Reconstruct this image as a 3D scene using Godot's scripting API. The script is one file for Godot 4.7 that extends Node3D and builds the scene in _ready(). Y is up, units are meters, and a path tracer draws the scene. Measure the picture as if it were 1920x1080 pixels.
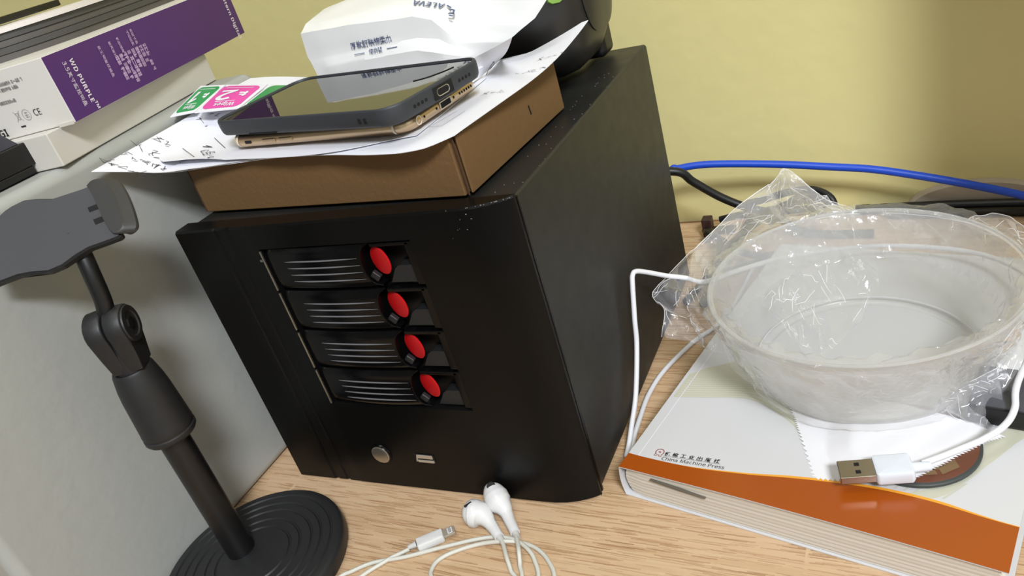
extends Node3D

# ---------------------------------------------------------------- mesh helpers
class Mb:
	var v := PackedVector3Array()
	var uv := PackedVector2Array()
	func tri(a: Vector3, b: Vector3, c: Vector3, ua := Vector2.ZERO, ub := Vector2.ZERO, uc := Vector2.ZERO) -> void:
		v.append(a); v.append(b); v.append(c)
		uv.append(ua); uv.append(ub); uv.append(uc)
	func quad(a: Vector3, b: Vector3, c: Vector3, d: Vector3) -> void:
		tri(a, b, c); tri(a, c, d)
	# loops of equal length stitched together
	func loft(loops: Array, closed := true, cap0 := true, cap1 := true) -> void:
		var n: int = loops[0].size()
		var m: int = n if closed else n - 1
		for i in loops.size() - 1:
			for j in m:
				var k: int = (j + 1) % n
				var a: Vector3 = loops[i][j]
				var b: Vector3 = loops[i][k]
				var c: Vector3 = loops[i + 1][k]
				var d: Vector3 = loops[i + 1][j]
				var u0 := Vector2(float(j) / m, float(i) / (loops.size() - 1))
				var u1 := Vector2(float(j + 1) / m, float(i) / (loops.size() - 1))
				var u2 := Vector2(float(j + 1) / m, float(i + 1) / (loops.size() - 1))
				var u3 := Vector2(float(j) / m, float(i + 1) / (loops.size() - 1))
				tri(a, b, c, u0, u1, u2)
				tri(a, c, d, u0, u2, u3)
		if closed and cap0: fan(loops[0], true)
		if closed and cap1: fan(loops[-1], false)
	func fan(l: Array, flip: bool) -> void:
		var c := Vector3.ZERO
		for p in l: c += p
		c /= l.size()
		for j in l.size():
			var a: Vector3 = l[j]
			var b: Vector3 = l[(j + 1) % l.size()]
			if flip: tri(c, b, a)
			else: tri(c, a, b)
	func box(s: Vector3, b: float, xf: Transform3D, n := 2) -> void:
		b = minf(b, minf(s.x, minf(s.y, s.z)) * 0.499)
		var h := s * 0.5
		var off: Array = []
		for i in n + 1: off.append(tan(PI / 4.0 * (1.0 - float(i) / n)))
		for ax in 3:
			for sg in [-1.0, 1.0]:
				var e1 := (ax + 1) % 3
				var e2 := (ax + 2) % 3
				var g1: Array = []
				var g2: Array = []
				for i in n + 1: g1.append([-1.0, off[i]])
				for i in n + 1: g1.append([1.0, off[n - i]])
				g2 = g1
				var rows: Array = []
				for p in g1:
					var row: Array = []
					for q in g2:
						var inner := Vector3.ZERO
						var d := Vector3.ZERO
						inner[ax] = sg * (h[ax] - b)
						inner[e1] = p[0] * (h[e1] - b)
						inner[e2] = q[0] * (h[e2] - b)
						d[ax] = sg
						d[e1] = p[0] * p[1]
						d[e2] = q[0] * q[1]
						row.append(xf * (inner + d.normalized() * b))
					rows.append(row)
				for i in rows.size() - 1:
					for j in rows.size() - 1:
						if sg > 0: quad(rows[i][j], rows[i][j + 1], rows[i + 1][j + 1], rows[i + 1][j])
						else: quad(rows[i][j], rows[i + 1][j], rows[i + 1][j + 1], rows[i][j + 1])
	func lathe(prof: Array, xf: Transform3D, seg := 40, cap0 := true, cap1 := true) -> void:
		var loops: Array = []
		for p in prof:
			var l: Array = []
			for i in seg:
				var t := TAU * i / seg
				l.append(xf * Vector3(cos(t) * p.x, p.y, -sin(t) * p.x))
			loops.append(l)
		loft(loops, true, cap0, cap1)
	func tube(path: Array, radii: Array, seg := 10, caps := true) -> void:
		var loops: Array = []
		var up := Vector3.UP
		var t0: Vector3 = (path[1] - path[0]).normalized()
		if absf(t0.dot(up)) > 0.9: up = Vector3.RIGHT
		var nrm: Vector3 = (up - t0 * t0.dot(up)).normalized()
		for i in path.size():
			var t: Vector3 = (path[mini(i + 1, path.size() - 1)] - path[maxi(i - 1, 0)]).normalized()
			nrm = (nrm - t * t.dot(nrm)).normalized()
			var bi := t.cross(nrm)
			var r: float = radii[i] if radii.size() > 1 else radii[0]
			var l: Array = []
			for k in seg:
				var a := -TAU * k / seg
				l.append(path[i] + (nrm * cos(a) + bi * sin(a)) * r)
			loops.append(l)
		loft(loops, true, caps, caps)
	# flat outline (in the xy plane of xf) pushed from z0 to z1
	func prism(poly: Array, xf: Transform3D, z0: float, z1: float) -> void:
		var pk := PackedVector2Array(poly)
		if Geometry2D.is_polygon_clockwise(pk): pk.reverse()
		var id := Geometry2D.triangulate_polygon(pk)
		for i in range(0, id.size(), 3):
			var a := pk[id[i]]
			var b := pk[id[i + 1]]
			var c := pk[id[i + 2]]
			if (b - a).cross(c - a) > 0:
				var sw := b
				b = c
				c = sw
			tri(xf * Vector3(a.x, a.y, z1), xf * Vector3(b.x, b.y, z1), xf * Vector3(c.x, c.y, z1))
			tri(xf * Vector3(a.x, a.y, z0), xf * Vector3(c.x, c.y, z0), xf * Vector3(b.x, b.y, z0))
		for i in pk.size():
			var a := pk[i]
			var b := pk[(i + 1) % pk.size()]
			quad(xf * Vector3(a.x, a.y, z0), xf * Vector3(a.x, a.y, z1), xf * Vector3(b.x, b.y, z1), xf * Vector3(b.x, b.y, z0))
	# a sheet: rows of points, with its own thickness
	func sheet(rows: Array, th: float) -> void:
		var nu := rows.size()
		var nv: int = rows[0].size()
		var low: Array = []
		for i in nu:
			var r: Array = []
			for j in nv:
				var du: Vector3 = rows[mini(i + 1, nu - 1)][j] - rows[maxi(i - 1, 0)][j]
				var dv: Vector3 = rows[i][mini(j + 1, nv - 1)] - rows[i][maxi(j - 1, 0)]
				var nn := du.cross(dv).normalized()
				if nn.y < 0: nn = -nn
				r.append(rows[i][j] - nn * th)
			low.append(r)
		for i in nu - 1:
			for j in nv - 1:
				var u := [Vector2(float(j) / (nv - 1), float(i) / (nu - 1)), Vector2(float(j + 1) / (nv - 1), float(i) / (nu - 1)), Vector2(float(j + 1) / (nv - 1), float(i + 1) / (nu - 1)), Vector2(float(j) / (nv - 1), float(i + 1) / (nu - 1))]
				tri(rows[i][j], rows[i][j + 1], rows[i + 1][j + 1], u[0], u[1], u[2])
				tri(rows[i][j], rows[i + 1][j + 1], rows[i + 1][j], u[0], u[2], u[3])
				quad(low[i][j], low[i + 1][j], low[i + 1][j + 1], low[i][j + 1])
		for i in nu - 1:
			quad(rows[i][0], rows[i + 1][0], low[i + 1][0], low[i][0])
			quad(rows[i + 1][nv - 1], rows[i][nv - 1], low[i][nv - 1], low[i + 1][nv - 1])
		for j in nv - 1:
			quad(rows[0][j + 1], rows[0][j], low[0][j], low[0][j + 1])
			quad(rows[nu - 1][j], rows[nu - 1][j + 1], low[nu - 1][j + 1], low[nu - 1][j])
	func mesh(crease := 40.0) -> ArrayMesh:
		var n := v.size() / 3
		var fn := PackedVector3Array()
		var fu := PackedVector3Array()
		var at := {}
		var keys: Array = []
		for i in n:
			var a := v[i * 3]
			var b := v[i * 3 + 1]
			var c := v[i * 3 + 2]
			var x := (a - c).cross(a - b)
			fn.append(x)
			fu.append(x.normalized())
			for k in 3:
				var p := v[i * 3 + k]
				var key := Vector3i((p * 100000.0).round())
				keys.append(key)
				if not at.has(key): at[key] = PackedInt32Array()
				at[key].append(i)
		var lim := cos(deg_to_rad(crease))
		var nr := PackedVector3Array()
		for i in n:
			for k in 3:
				var s := Vector3.ZERO
				for f in at[keys[i * 3 + k]]:
					if fu[f].dot(fu[i]) > lim: s += fn[f]
				nr.append(s.normalized() if s.length_squared() > 0.0 else fu[i])
		var arr := []
		arr.resize(Mesh.ARRAY_MAX)
		arr[Mesh.ARRAY_VERTEX] = v
		arr[Mesh.ARRAY_NORMAL] = nr
		arr[Mesh.ARRAY_TEX_UV] = uv
		var m := ArrayMesh.new()
		m.add_surface_from_arrays(Mesh.PRIMITIVE_TRIANGLES, arr)
		return m

# ---------------------------------------------------------------- node helpers
var used := {}

func numbered(parent: Node, called: String) -> String:
	var key := str(parent.get_instance_id()) + called
	var k: int = used.get(key, 0)
	used[key] = k + 1
	return called if k == 0 else "%s_%03d" % [called, k]

func tag(o: Node3D, label: String, category := "", group := "") -> void:
	o.set_meta("label", label)
	if category: o.set_meta("category", category)
	if group: o.set_meta("group", group)

func thing(called: String, label: String, category: String, at := Vector3.ZERO, group := "") -> Node3D:
	var o := Node3D.new()
	o.name = numbered(self, called)
	add_child(o)
	o.position = at
	tag(o, label, category, group)
	return o

# one named mesh; its shape is given in world coordinates and moved to its parent's own place
func put(called: String, mb: Mb, m: Material, parent: Node3D = null, crease := 40.0) -> MeshInstance3D:
	var o := MeshInstance3D.new()
	var p: Node3D = parent if parent else self
	o.name = numbered(p, called)
	var off := Vector3.ZERO
	var q := p
	while q != self:
		off += q.position
		q = q.get_parent()
	if off != Vector3.ZERO:
		for i in mb.v.size(): mb.v[i] -= off
	o.mesh = mb.mesh(crease)
	o.material_override = m
	o.cast_shadow = GeometryInstance3D.SHADOW_CASTING_SETTING_ON
	p.add_child(o, true)
	return o

func struct(called: String, mb: Mb, m: Material) -> MeshInstance3D:
	var o := put(called, mb, m)
	o.set_meta("kind", "structure")
	return o

func mat(c: Color, rough := 0.5, metal := 0.0, spec := 0.5) -> StandardMaterial3D:
	var m := StandardMaterial3D.new()
	m.albedo_color = c
	m.roughness = rough
	m.metallic = metal
	m.metallic_specular = spec
	return m

func c8(r: int, g: int, b: int) -> Color:
	return Color(r / 255.0, g / 255.0, b / 255.0)

func noise_tex(freq: float, seed_: int, normal := false, strength := 4.0, lo := 0.0, hi := 1.0, oct := 4) -> NoiseTexture2D:
	var f := FastNoiseLite.new()
	f.seed = seed_
	f.frequency = freq
	f.noise_type = FastNoiseLite.TYPE_SIMPLEX_SMOOTH
	f.fractal_octaves = oct
	var t := NoiseTexture2D.new()
	t.width = 512
	t.height = 512
	t.seamless = true
	t.noise = f
	if normal:
		t.as_normal_map = true
		t.bump_strength = strength
	else:
		var g := Gradient.new()
		g.set_color(0, Color(lo, lo, lo))
		g.set_color(1, Color(hi, hi, hi))
		t.color_ramp = g
	return t

func triplanar(m: StandardMaterial3D, s: Vector3, world := true) -> void:
	m.uv1_triplanar = true
	m.uv1_world_triplanar = world
	m.uv1_scale = s

func bumped(m: StandardMaterial3D, freq: float, seed_: int, strength: float, s: float, scale := 1.0) -> StandardMaterial3D:
	m.normal_enabled = true
	m.normal_texture = noise_tex(freq, seed_, true, strength)
	m.normal_scale = scale
	triplanar(m, Vector3.ONE * s)
	return m

func at(p: Vector3, b := Basis.IDENTITY) -> Transform3D:
	return Transform3D(b, p)

func spline(pts: Array, n := 8) -> Array:
	var out: Array = []
	for i in pts.size() - 1:
		var a = pts[maxi(i - 1, 0)]
		var b = pts[i]
		var c = pts[i + 1]
		var d = pts[mini(i + 2, pts.size() - 1)]
		for k in n:
			out.append(b.cubic_interpolate(c, a, d, float(k) / n))
	out.append(pts[-1])
	return out

func rrect(w: float, d: float, r: float, seg := 5) -> Array:
	var out: Array = []
	for q in 4:
		var cx := (w / 2 - r) * (1.0 if q in [0, 3] else -1.0)
		var cy := (d / 2 - r) * (1.0 if q in [0, 1] else -1.0)
		for i in seg + 1:
			var t := PI / 2 * (q + float(i) / seg)
			out.append(Vector2(cx + cos(t) * r, cy + sin(t) * r))
	return out

# rounded slab lying flat: layers of [inset, height]
func slab(m: Mb, w: float, d: float, r: float, layers: Array, xf: Transform3D, seg := 6) -> void:
	var loops: Array = []
	for l in layers:
		var o: Array = []
		for p in rrect(w - 2 * l[0], d - 2 * l[0], maxf(r - l[0], 0.0002), seg):
			o.append(xf * Vector3(p.x, l[1], -p.y))
		loops.append(o)
	m.loft(loops)

# ---------------------------------------------------------------- lettering
# strokes of a sign on a 15 x 15 grid, four hex digits each: from x,y to x,y
const GLYPH := {
	"机": "1a6a 4e40 4a15 4a66 8d82 8250 8ddd dd d2 d2e2 e2e4", "械": "1a6a 3e30 3a15 3a55 6cec 6787 7c71 7160 a7a0 aee0 e0e3 ea94 c e d d",
	"工": "2cdc 7c72 1 2 e2 12e2", "业": "5d51 9d91 11e1 2b35 dba5", "出": "7e71 2c28 28d8 d8dc 1611 11e1 e1e6", "版": "2d25 2510 2969 5e59 2666 6660 8cec 8c85 8560 88d8 d8a2 a2e0 a890",
	"社": "3e4c 1a6a 6a15 3730 3756 8bee aea1 a e a 1 8 a e a 7 1 e 1 8aea 71f1", "英": "1ded 5f5b afab 4a47 a a a 7 4aba ba b6 7c76 16e6 7610 76e0", "寸": "1bfb aea1 a170 4875", "监": "2d26 5e55 8e76 8ced 9a c8 2521 62 61 1525 25d5 d5d1 10f0 5551 9591 2420",
	"控": "1b6b 4e41 4120 1557 ae9c 7c7a 7cec ecea a977 bae7 85e5 a5a0 70f0", "硬": "1d6d 4d18 3833 3868 6863 3363 7ded a d a 5 8aea 8a85 85e5 eae5 8 7 e 7 a5 70 84f0", "盘": "7f5d 4d46 4dbd bdb6 b696 19e9 2515 25d5 d5d0 2520 10f0 6560 a5a0 7b88",
	"厚": "2ded 2d10 5bcb 5bcb 5b57 cbc7 57c7 59c9 55c5 c593 7 3 7 0 1 3 e 3 8380 8050", "敷": "1c7c 4f46 2a6a 2a26 6a66 2868 2666 0474 2320 6350 9f86 9bfb db80 97f0", "舒": "4f09 4f7b 2a6a 4a45 1767 1410 1464 6460 1060 8dfd fdba 8 8 f 8 88f8 c8c0 c0a0",
	"肤": "2e21 2e6e 6e60 2a6a 2666 8bfb 17f7 86f6 bebb bb80 b7f0", "棉": "1b6b 4f40 4b05 4b65 bfad 8dfd 8d89 fdf9 89f9 8bfb 77 70 7 7 f7 87f7 f7f1 8781 b9b0", "柔": "2ede ded c 7dda 1bfb 8b87 87 67 5a28 15f5 7730 8580 8510 85f0", "巾": "2b21 2bdb dbd2 d2b2 7f70", "便": "3f08 2b20 6ded 6a6a 6b65 6beb ebe5 65e5 6 8 e 8 a e a 4 ada4 a460 64f0", "携": "1b6b 4f40 1557 9f7b 9a f a 8bfb 8bf8 b b b 5 85e5 8 8 f 8 75f5 9570 e5e0 c f b d", "装": "3f37 0d5d ffff 7 d f d 8dfd bfb9 89e9 7775 15f5 8540 6360 60a2 84f0",
	"心": "2823 4a42 42b2 b2b5 6c8a c9e6", "经": "4f1a 1a5a 5a15 1566 0162 8ede de79 a9f7 85e5 b5b0 70f0"}

func stroke(m: Mb, a: Vector2, b: Vector2, w: float, f: Callable) -> void:
	var d := (b - a)
	if d.length() < 1e-6: return
	d = d.normalized()
	var s := Vector2(-d.y, d.x) * w * 0.5
	a -= d * w * 0.4
	b += d * w * 0.4
	m.quad(f.call(a + s), f.call(b + s), f.call(b - s), f.call(a - s))

func cjk(m: Mb, text: String, origin: Vector2, size: float, step: float, f: Callable, w := 0.075) -> void:
	for i in text.length():
		var g: String = GLYPH.get(text[i], "1de d 1d10 ded0 10d0 17d7 7d70")
		for part in g.split(" ", false):
			if part.length() != 4: continue
			var q: Array = []
			for k in 4: q.append(part[k].hex_to_int() / 15.0 * size)
			stroke(m, origin + Vector2(i * step + q[0], q[1]), origin + Vector2(i * step + q[2], q[3]), size * w, f)

func latin(m: Mb, text: String, origin: Vector2, height: float, f: Callable, bold := false, squeeze := 1.0) -> float:
	var tm := TextMesh.new()
	var fo := SystemFont.new()
	fo.font_names = PackedStringArray(["Droid Sans"])
	if bold: fo.font_weight = 700
	tm.font = fo
	tm.font_size = 32
	tm.pixel_size = height / 23.0
	tm.depth = 0.0
	tm.curve_step = 1.5
	tm.text = text
	tm.horizontal_alignment = HORIZONTAL_ALIGNMENT_LEFT
	tm.vertical_alignment = VERTICAL_ALIGNMENT_BOTTOM
	var a := tm.surface_get_arrays(0)
	var p: PackedVector3Array = a[Mesh.ARRAY_VERTEX]
	var id: PackedInt32Array = a[Mesh.ARRAY_INDEX] if a[Mesh.ARRAY_INDEX] != null else PackedInt32Array(range(p.size()))
	var low := 1e9
	var right := 0.0
	for q in p:
		right = maxf(right, q.x * squeeze)
		low = minf(low, q.y)
	var base := 0.0 if text.rstrip("gjpqy,;Q") != text or "p" in text else low
	if "p" in text: base = low + height * 0.28
	for i in range(0, id.size(), 3):
		var w: Array = []
		for k in 3:
			var q := p[id[i + k]]
			w.append(f.call(origin + Vector2(q.x * squeeze, q.y - base)))
		m.tri(w[0], w[1], w[2])
	return right

# rows of tiny unreadable print: short bars of changing length
func small_print(m: Mb, rng: RandomNumberGenerator, from: Vector2, length: float, h: float, f: Callable) -> void:
	var x := 0.0
	while x < length:
		var w := h * rng.randf_range(0.45, 0.85)
		for k in 3:
			var yy := h * (0.12 + 0.38 * k)
			if rng.randf() < 0.75: stroke(m, from + Vector2(x, yy), from + Vector2(x + w, yy), h * 0.24, f)
		if rng.randf() < 0.8: stroke(m, from + Vector2(x + w * 0.3, 0), from + Vector2(x + w * 0.3, h), h * 0.26, f)
		if rng.randf() < 0.6: stroke(m, from + Vector2(x + w * 0.8, 0), from + Vector2(x + w * 0.8, h), h * 0.26, f)
		x += w + h * (0.22 if rng.randf() < 0.85 else 0.7)

# a plane to write on: origin, direction of reading, up, lifted off by e
func page(o: Vector3, u: Vector3, up: Vector3, e := 0.00015) -> Callable:
	var n := u.cross(up).normalized() * e
	return func(p: Vector2) -> Vector3: return o + u * p.x + up * p.y + n

# joined-up pen writing along a line
func scrawl(m: Mb, rng: RandomNumberGenerator, from: Vector2, count: int, size: float, f: Callable, w := 0.0004) -> void:
	var x := from.x
	for i in count:
		var last := Vector2(x, from.y + rng.randf() * size)
		for k in rng.randi_range(3, 6):
			var nx := Vector2(x + rng.randf_range(-0.1, 1.0) * size, from.y + rng.randf_range(-0.1, 1.0) * size)
			if rng.randf() < 0.5: nx.y = last.y + rng.randf_range(-0.1, 0.25) * size
			stroke(m, last, nx, w, f)
			last = nx
			if rng.randf() < 0.45: last = Vector2(x + rng.randf() * size * 0.8, from.y + rng.randf() * size)
		x += size * rng.randf_range(0.95, 1.25)

# ---------------------------------------------------------------- materials
var M := {}

func make_materials() -> void:
	# oak laminate: pale ground, long soft streaks, short dark pores along x
	var rng := RandomNumberGenerator.new()
	rng.seed = 11
	var w := 1024
	var im := Image.create(w, w, false, Image.FORMAT_RGBA8)
	im.fill(c8(208, 178, 141))
	for i in 700:
		var y := rng.randi_range(0, w - 1)
		var st := Image.create(rng.randi_range(150, 900), rng.randi_range(3, 22), false, Image.FORMAT_RGBA8)
		var t := rng.randf()
		st.fill(Color(0.74, 0.60, 0.45, 0.10) if t < 0.45 else Color(0.89, 0.78, 0.64, 0.12))
		var x := rng.randi_range(-400, w - 1)
		im.blend_rect(st, Rect2i(Vector2i.ZERO, st.get_size()), Vector2i(x, y))
		im.blend_rect(st, Rect2i(Vector2i.ZERO, st.get_size()), Vector2i(x - w, y))
	for i in 2300:
		var y := rng.randf_range(0, w - 1)
		var x := rng.randi_range(0, w - 1)
		var n := rng.randi_range(3, 9)
		var slope := rng.randf_range(0.2, 0.9)
		var a := rng.randf_range(0.12, 0.44)
		var hh := rng.randi_range(2, 4)
		for k in n:
			var s := Image.create(10, hh if k in range(1, n - 1) else maxi(hh - 1, 1), false, Image.FORMAT_RGBA8)
			s.fill(Color(0.53, 0.37, 0.23, a))
			im.blend_rect(s, Rect2i(Vector2i.ZERO, s.get_size()), Vector2i((x + k * 10) % w, int(y + k * slope) % w))
	var wood := mat(Color(0.955, 0.945, 0.945), 0.5)
	wood.albedo_texture = ImageTexture.create_from_image(im)
	triplanar(wood, Vector3(1.0 / 0.34, 1.0 / 0.2, 1.0 / 0.2))
	M.wood = wood
	M.banding = mat(c8(134, 92, 66), 0.5)
	M.wall = bumped(mat(c8(226, 215, 152), 0.62), 0.02, 3, 1.2, 4.0, 0.4)
	M.room_wall = mat(c8(172, 172, 168), 0.7)
	M.ceiling = mat(c8(225, 225, 220), 0.8)
	M.floor = mat(c8(140, 136, 130), 0.5)
	M.cabinet = bumped(mat(c8(163, 164, 159), 0.45), 0.018, 5, 2.5, 7.0, 0.22)
	M.white_card = mat(c8(205, 201, 192), 0.55)
	M.label_white = mat(c8(214, 210, 203), 0.45)
	M.purple = mat(c8(78, 32, 108), 0.45)
	M.print_white = mat(c8(232, 222, 236), 0.6)
	M.print_lilac = mat(c8(196, 165, 204), 0.6)
	M.print_black = mat(c8(25, 25, 25), 0.6)
	M.print_grey = mat(c8(110, 108, 108), 0.7)
	M.print_pale = mat(c8(146, 143, 140), 0.7)
	M.ink = mat(c8(52, 52, 58), 0.7)
	M.ink_blue = mat(c8(92, 102, 132), 0.7)
	M.paper = mat(c8(226, 226, 232), 0.75)
	M.tissue = mat(c8(233, 233, 232), 0.5)
	M.tissue.backlight_enabled = true
	M.tissue.backlight = Color(0.22, 0.22, 0.22)
	M.kraft = bumped(mat(c8(110, 81, 47), 0.72), 0.03, 8, 2.0, 12.0, 0.5)
	M.kraft_edge = mat(c8(72, 46, 28), 0.8)
	M.dark_hole = mat(c8(8, 7, 7), 0.8)
	# case: black paint, the steel shell dusty and rough, the front plate smoother
	var shell := mat(c8(30, 30, 29), 0.42)
	triplanar(shell, Vector3.ONE * 9.0)
	shell.roughness = 1.0
	shell.roughness_texture = noise_tex(0.012, 15, false, 1.0, 0.42, 0.50)
	M.shell = shell
	M.front = mat(c8(8, 8, 8), 0.3, 0.0, 0.3)
	M.lit_louvre = mat(c8(104, 104, 106), 0.45)  # grey lightened to paint in the lit edges of the slots
	M.clip_grey = mat(c8(52, 51, 50), 0.5)
	M.gloss = mat(c8(7, 7, 8), 0.2, 0.0, 0.35)
	M.bay_dark = mat(c8(9, 9, 10), 0.4)
	M.red = mat(c8(190, 14, 20), 0.4)
	M.silver = mat(c8(190, 186, 176), 0.32, 1.0)
	M.tip_metal = mat(c8(190, 178, 160), 0.4, 0.5)
	M.brushed = mat(c8(176, 170, 158), 0.28, 0.9)
	M.steel = mat(c8(168, 160, 146), 0.18, 1.0)
	M.dust = mat(c8(112, 110, 106), 0.9)
	M.stand = bumped(mat(c8(30, 30, 31), 0.5), 0.09, 21, 1.2, 30.0, 0.4)
	M.stand_pad = mat(c8(66, 66, 69), 0.6)
	M.stand_pole = mat(c8(17, 17, 18), 0.38)
	M.phone_case = mat(c8(52, 55, 60), 0.55)
	M.glass = mat(c8(6, 6, 8), 0.03, 0.0, 0.75)
	M.gold = mat(c8(206, 180, 146), 0.30, 1.0)
	M.gold_line = mat(c8(238, 224, 202), 0.5)
	M.black = mat(c8(18, 18, 19), 0.45)
	M.navy = mat(c8(26, 26, 40), 0.3)
	M.pot = mat(c8(42, 42, 41), 0.36)
	M.leaf = mat(c8(126, 168, 72), 0.5)
	M.green = mat(c8(46, 150, 84), 0.45)
	M.pink = mat(c8(226, 80, 170), 0.45)
	M.blue = mat(c8(18, 72, 196), 0.42)
	M.white_cable = mat(c8(222, 222, 226), 0.42)
	M.earbud = mat(c8(214, 213, 211), 0.28)
	M.cord = mat(c8(200, 198, 187), 0.5)
	M.cuff = mat(c8(186, 184, 180), 0.45)
	M.usb_white = mat(c8(214, 219, 226), 0.4)
	M.cover = mat(c8(205, 205, 206), 0.3)
	M.orange = mat(c8(158, 74, 14), 0.22)
	M.yellow = mat(c8(232, 160, 48), 0.3)
	M.swoosh = mat(c8(194, 193, 174), 0.3)
	M.swoosh_line = mat(c8(206, 205, 192), 0.3)
	M.emblem = mat(c8(150, 48, 40), 0.4)
	M.pages = mat(c8(206, 199, 186), 0.8)
	M.gap = mat(c8(96, 88, 76), 0.8)
	M.cloth = bumped(mat(c8(228, 227, 230), 0.9), 0.2, 31, 1.0, 40.0, 0.3)
	M.rim_dark = mat(c8(56, 60, 58), 0.5)
	M.photo_brown = mat(c8(104, 60, 42), 0.3)
	M.photo_olive = mat(c8(120, 96, 66), 0.3)
	M.grey_lid = mat(c8(74, 76, 82), 0.4)
	M.brown_clip = mat(c8(56, 34, 30), 0.5)
	M.disc = mat(c8(182, 168, 150), 0.6)
	M.mag_side = mat(c8(92, 88, 84), 0.6)
	M.mag_side2 = mat(c8(74, 72, 70), 0.6)
	M.mag_top = mat(c8(226, 218, 214), 0.5)
	var bowl := mat(Color(0.79, 0.79, 0.79, 0.58), 0.30)
	bowl.transparency = BaseMaterial3D.TRANSPARENCY_ALPHA
	bowl.backlight_enabled = true
	bowl.backlight = Color(0.7, 0.7, 0.7)
	M.bowl = bowl
	var bag := mat(Color(0.95, 0.95, 0.97, 0.15), 0.08)
	bag.transparency = BaseMaterial3D.TRANSPARENCY_ALPHA
	bumped(bag, 0.035, 91, 6.0, 22.0, 0.8)
	M.bag = bag
	var wrap := mat(Color(0.95, 0.95, 0.97, 0.05), 0.08)
	wrap.transparency = BaseMaterial3D.TRANSPARENCY_ALPHA
	bumped(wrap, 0.03, 92, 6.0, 18.0, 0.6)
	M.film_clear = wrap
	var glint := mat(Color(0.97, 0.97, 0.98, 0.75), 0.15)  # whitish and more opaque: highlights on film edges and folds put into the colour
	glint.transparency = BaseMaterial3D.TRANSPARENCY_ALPHA
	M.bag_glint = glint

# ---------------------------------------------------------------- main
func _ready() -> void:
	var cam := Camera3D.new()
	cam.name = "camera"
	cam.transform = Transform3D(Vector3(0.884213, -0.266097, -0.383876), Vector3(0.024485, 0.847132, -0.530819), Vector3(0.466442, 0.459957, 0.755560), Vector3(0.397033, 0.330698, 0.295131))
	cam.fov = 40.1313
	cam.near = 0.01
	cam.far = 50.0
	cam.current = true
	add_child(cam)
	var env := Environment.new()
	env.background_mode = Environment.BG_COLOR
	env.background_color = Color(0.02, 0.02, 0.02)
	env.tonemap_mode = Environment.TONE_MAPPER_LINEAR
	env.tonemap_exposure = 1.0
	env.sdfgi_enabled = true
	env.ssao_enabled = true
	env.ssil_enabled = true
	var we := WorldEnvironment.new()
	we.name = "environment"
	we.environment = env
	add_child(we)
	make_materials()
	# ceiling lamps: centre, energy
	ceiling_lamp(Vector3(1.52, 1.93, 1.50), 11.6, "recessed ceiling light panel to the right, out in the room")
	ceiling_lamp(Vector3(0.05, 1.93, 0.25), 0.52, "recessed ceiling light panel straight above the desk")
	room()
	desk()
	cabinet()
	book()
	nas_case()
	bowl_and_bag()
	phone_stand()
	boxes()
	carton_and_papers()
	phones()
	tissue_pack()
	black_case()
	cables()
	earphones()
	usb_and_cloth()
	beside()

func ceiling_lamp(p: Vector3, e: float, label: String) -> void:
	var t := thing("ceiling_light", label, "ceiling light", p)
	var fr := Mb.new()
	for s in [-1.0, 1.0]:
		fr.box(Vector3(0.66, 0.03, 0.03), 0.004, at(p + Vector3(0, 0.005, s * 0.315)))
		fr.box(Vector3(0.03, 0.03, 0.6), 0.004, at(p + Vector3(s * 0.315, 0.005, 0)))
	put("frame", fr, M.silver, t)
	var em := mat(c8(240, 240, 236), 0.6)
	em.emission_enabled = true
	em.emission = Color(1.0, 0.98, 0.94)
	em.emission_energy_multiplier = 2.0
	var d := Mb.new()
	d.box(Vector3(0.6, 0.012, 0.6), 0.002, at(p + Vector3(0, 0.012, 0)))
	put("diffuser", d, em, t)
	var l := AreaLight3D.new()
	l.name = "lamp_light"
	l.area_size = Vector2(0.6, 0.6)
	l.area_normalize_energy = true
	l.light_energy = e
	l.light_color = Color(0.955, 0.972, 1.0)
	l.area_range = 12.0
	l.area_attenuation = 2.0
	l.shadow_enabled = true
	t.add_child(l)
	l.position = Vector3(0, -0.012, 0)
	l.rotation = Vector3(-PI / 2, 0, 0)

func room() -> void:
	var a := Vector3(-2.3, -0.74, -0.362)
	var b := Vector3(2.7, 1.96, 3.4)
	var s := b - a
	var c := (a + b) / 2
	var m := Mb.new(); m.box(Vector3(s.x + 0.2, s.y + 0.2, 0.1), 0.001, at(Vector3(c.x, c.y, a.z - 0.05)), 1); struct("wall_back", m, M.wall)
	m = Mb.new(); m.box(Vector3(s.x + 0.2, s.y + 0.2, 0.1), 0.001, at(Vector3(c.x, c.y, b.z + 0.05)), 1); struct("wall_front", m, M.room_wall)
	m = Mb.new(); m.box(Vector3(0.1, s.y + 0.2, s.z), 0.001, at(Vector3(a.x - 0.05, c.y, c.z)), 1); struct("wall_left", m, M.room_wall)
	m = Mb.new(); m.box(Vector3(0.1, s.y + 0.2, s.z), 0.001, at(Vector3(b.x + 0.05, c.y, c.z)), 1); struct("wall_right", m, M.room_wall)
	m = Mb.new(); m.box(Vector3(s.x, 0.1, s.z), 0.001, at(Vector3(c.x, a.y - 0.05, c.z)), 1); struct("floor", m, M.floor)
	m = Mb.new(); m.box(Vector3(s.x, 0.1, s.z), 0.001, at(Vector3(c.x, b.y + 0.05, c.z)), 1); struct("ceiling", m, M.ceiling)

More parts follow.
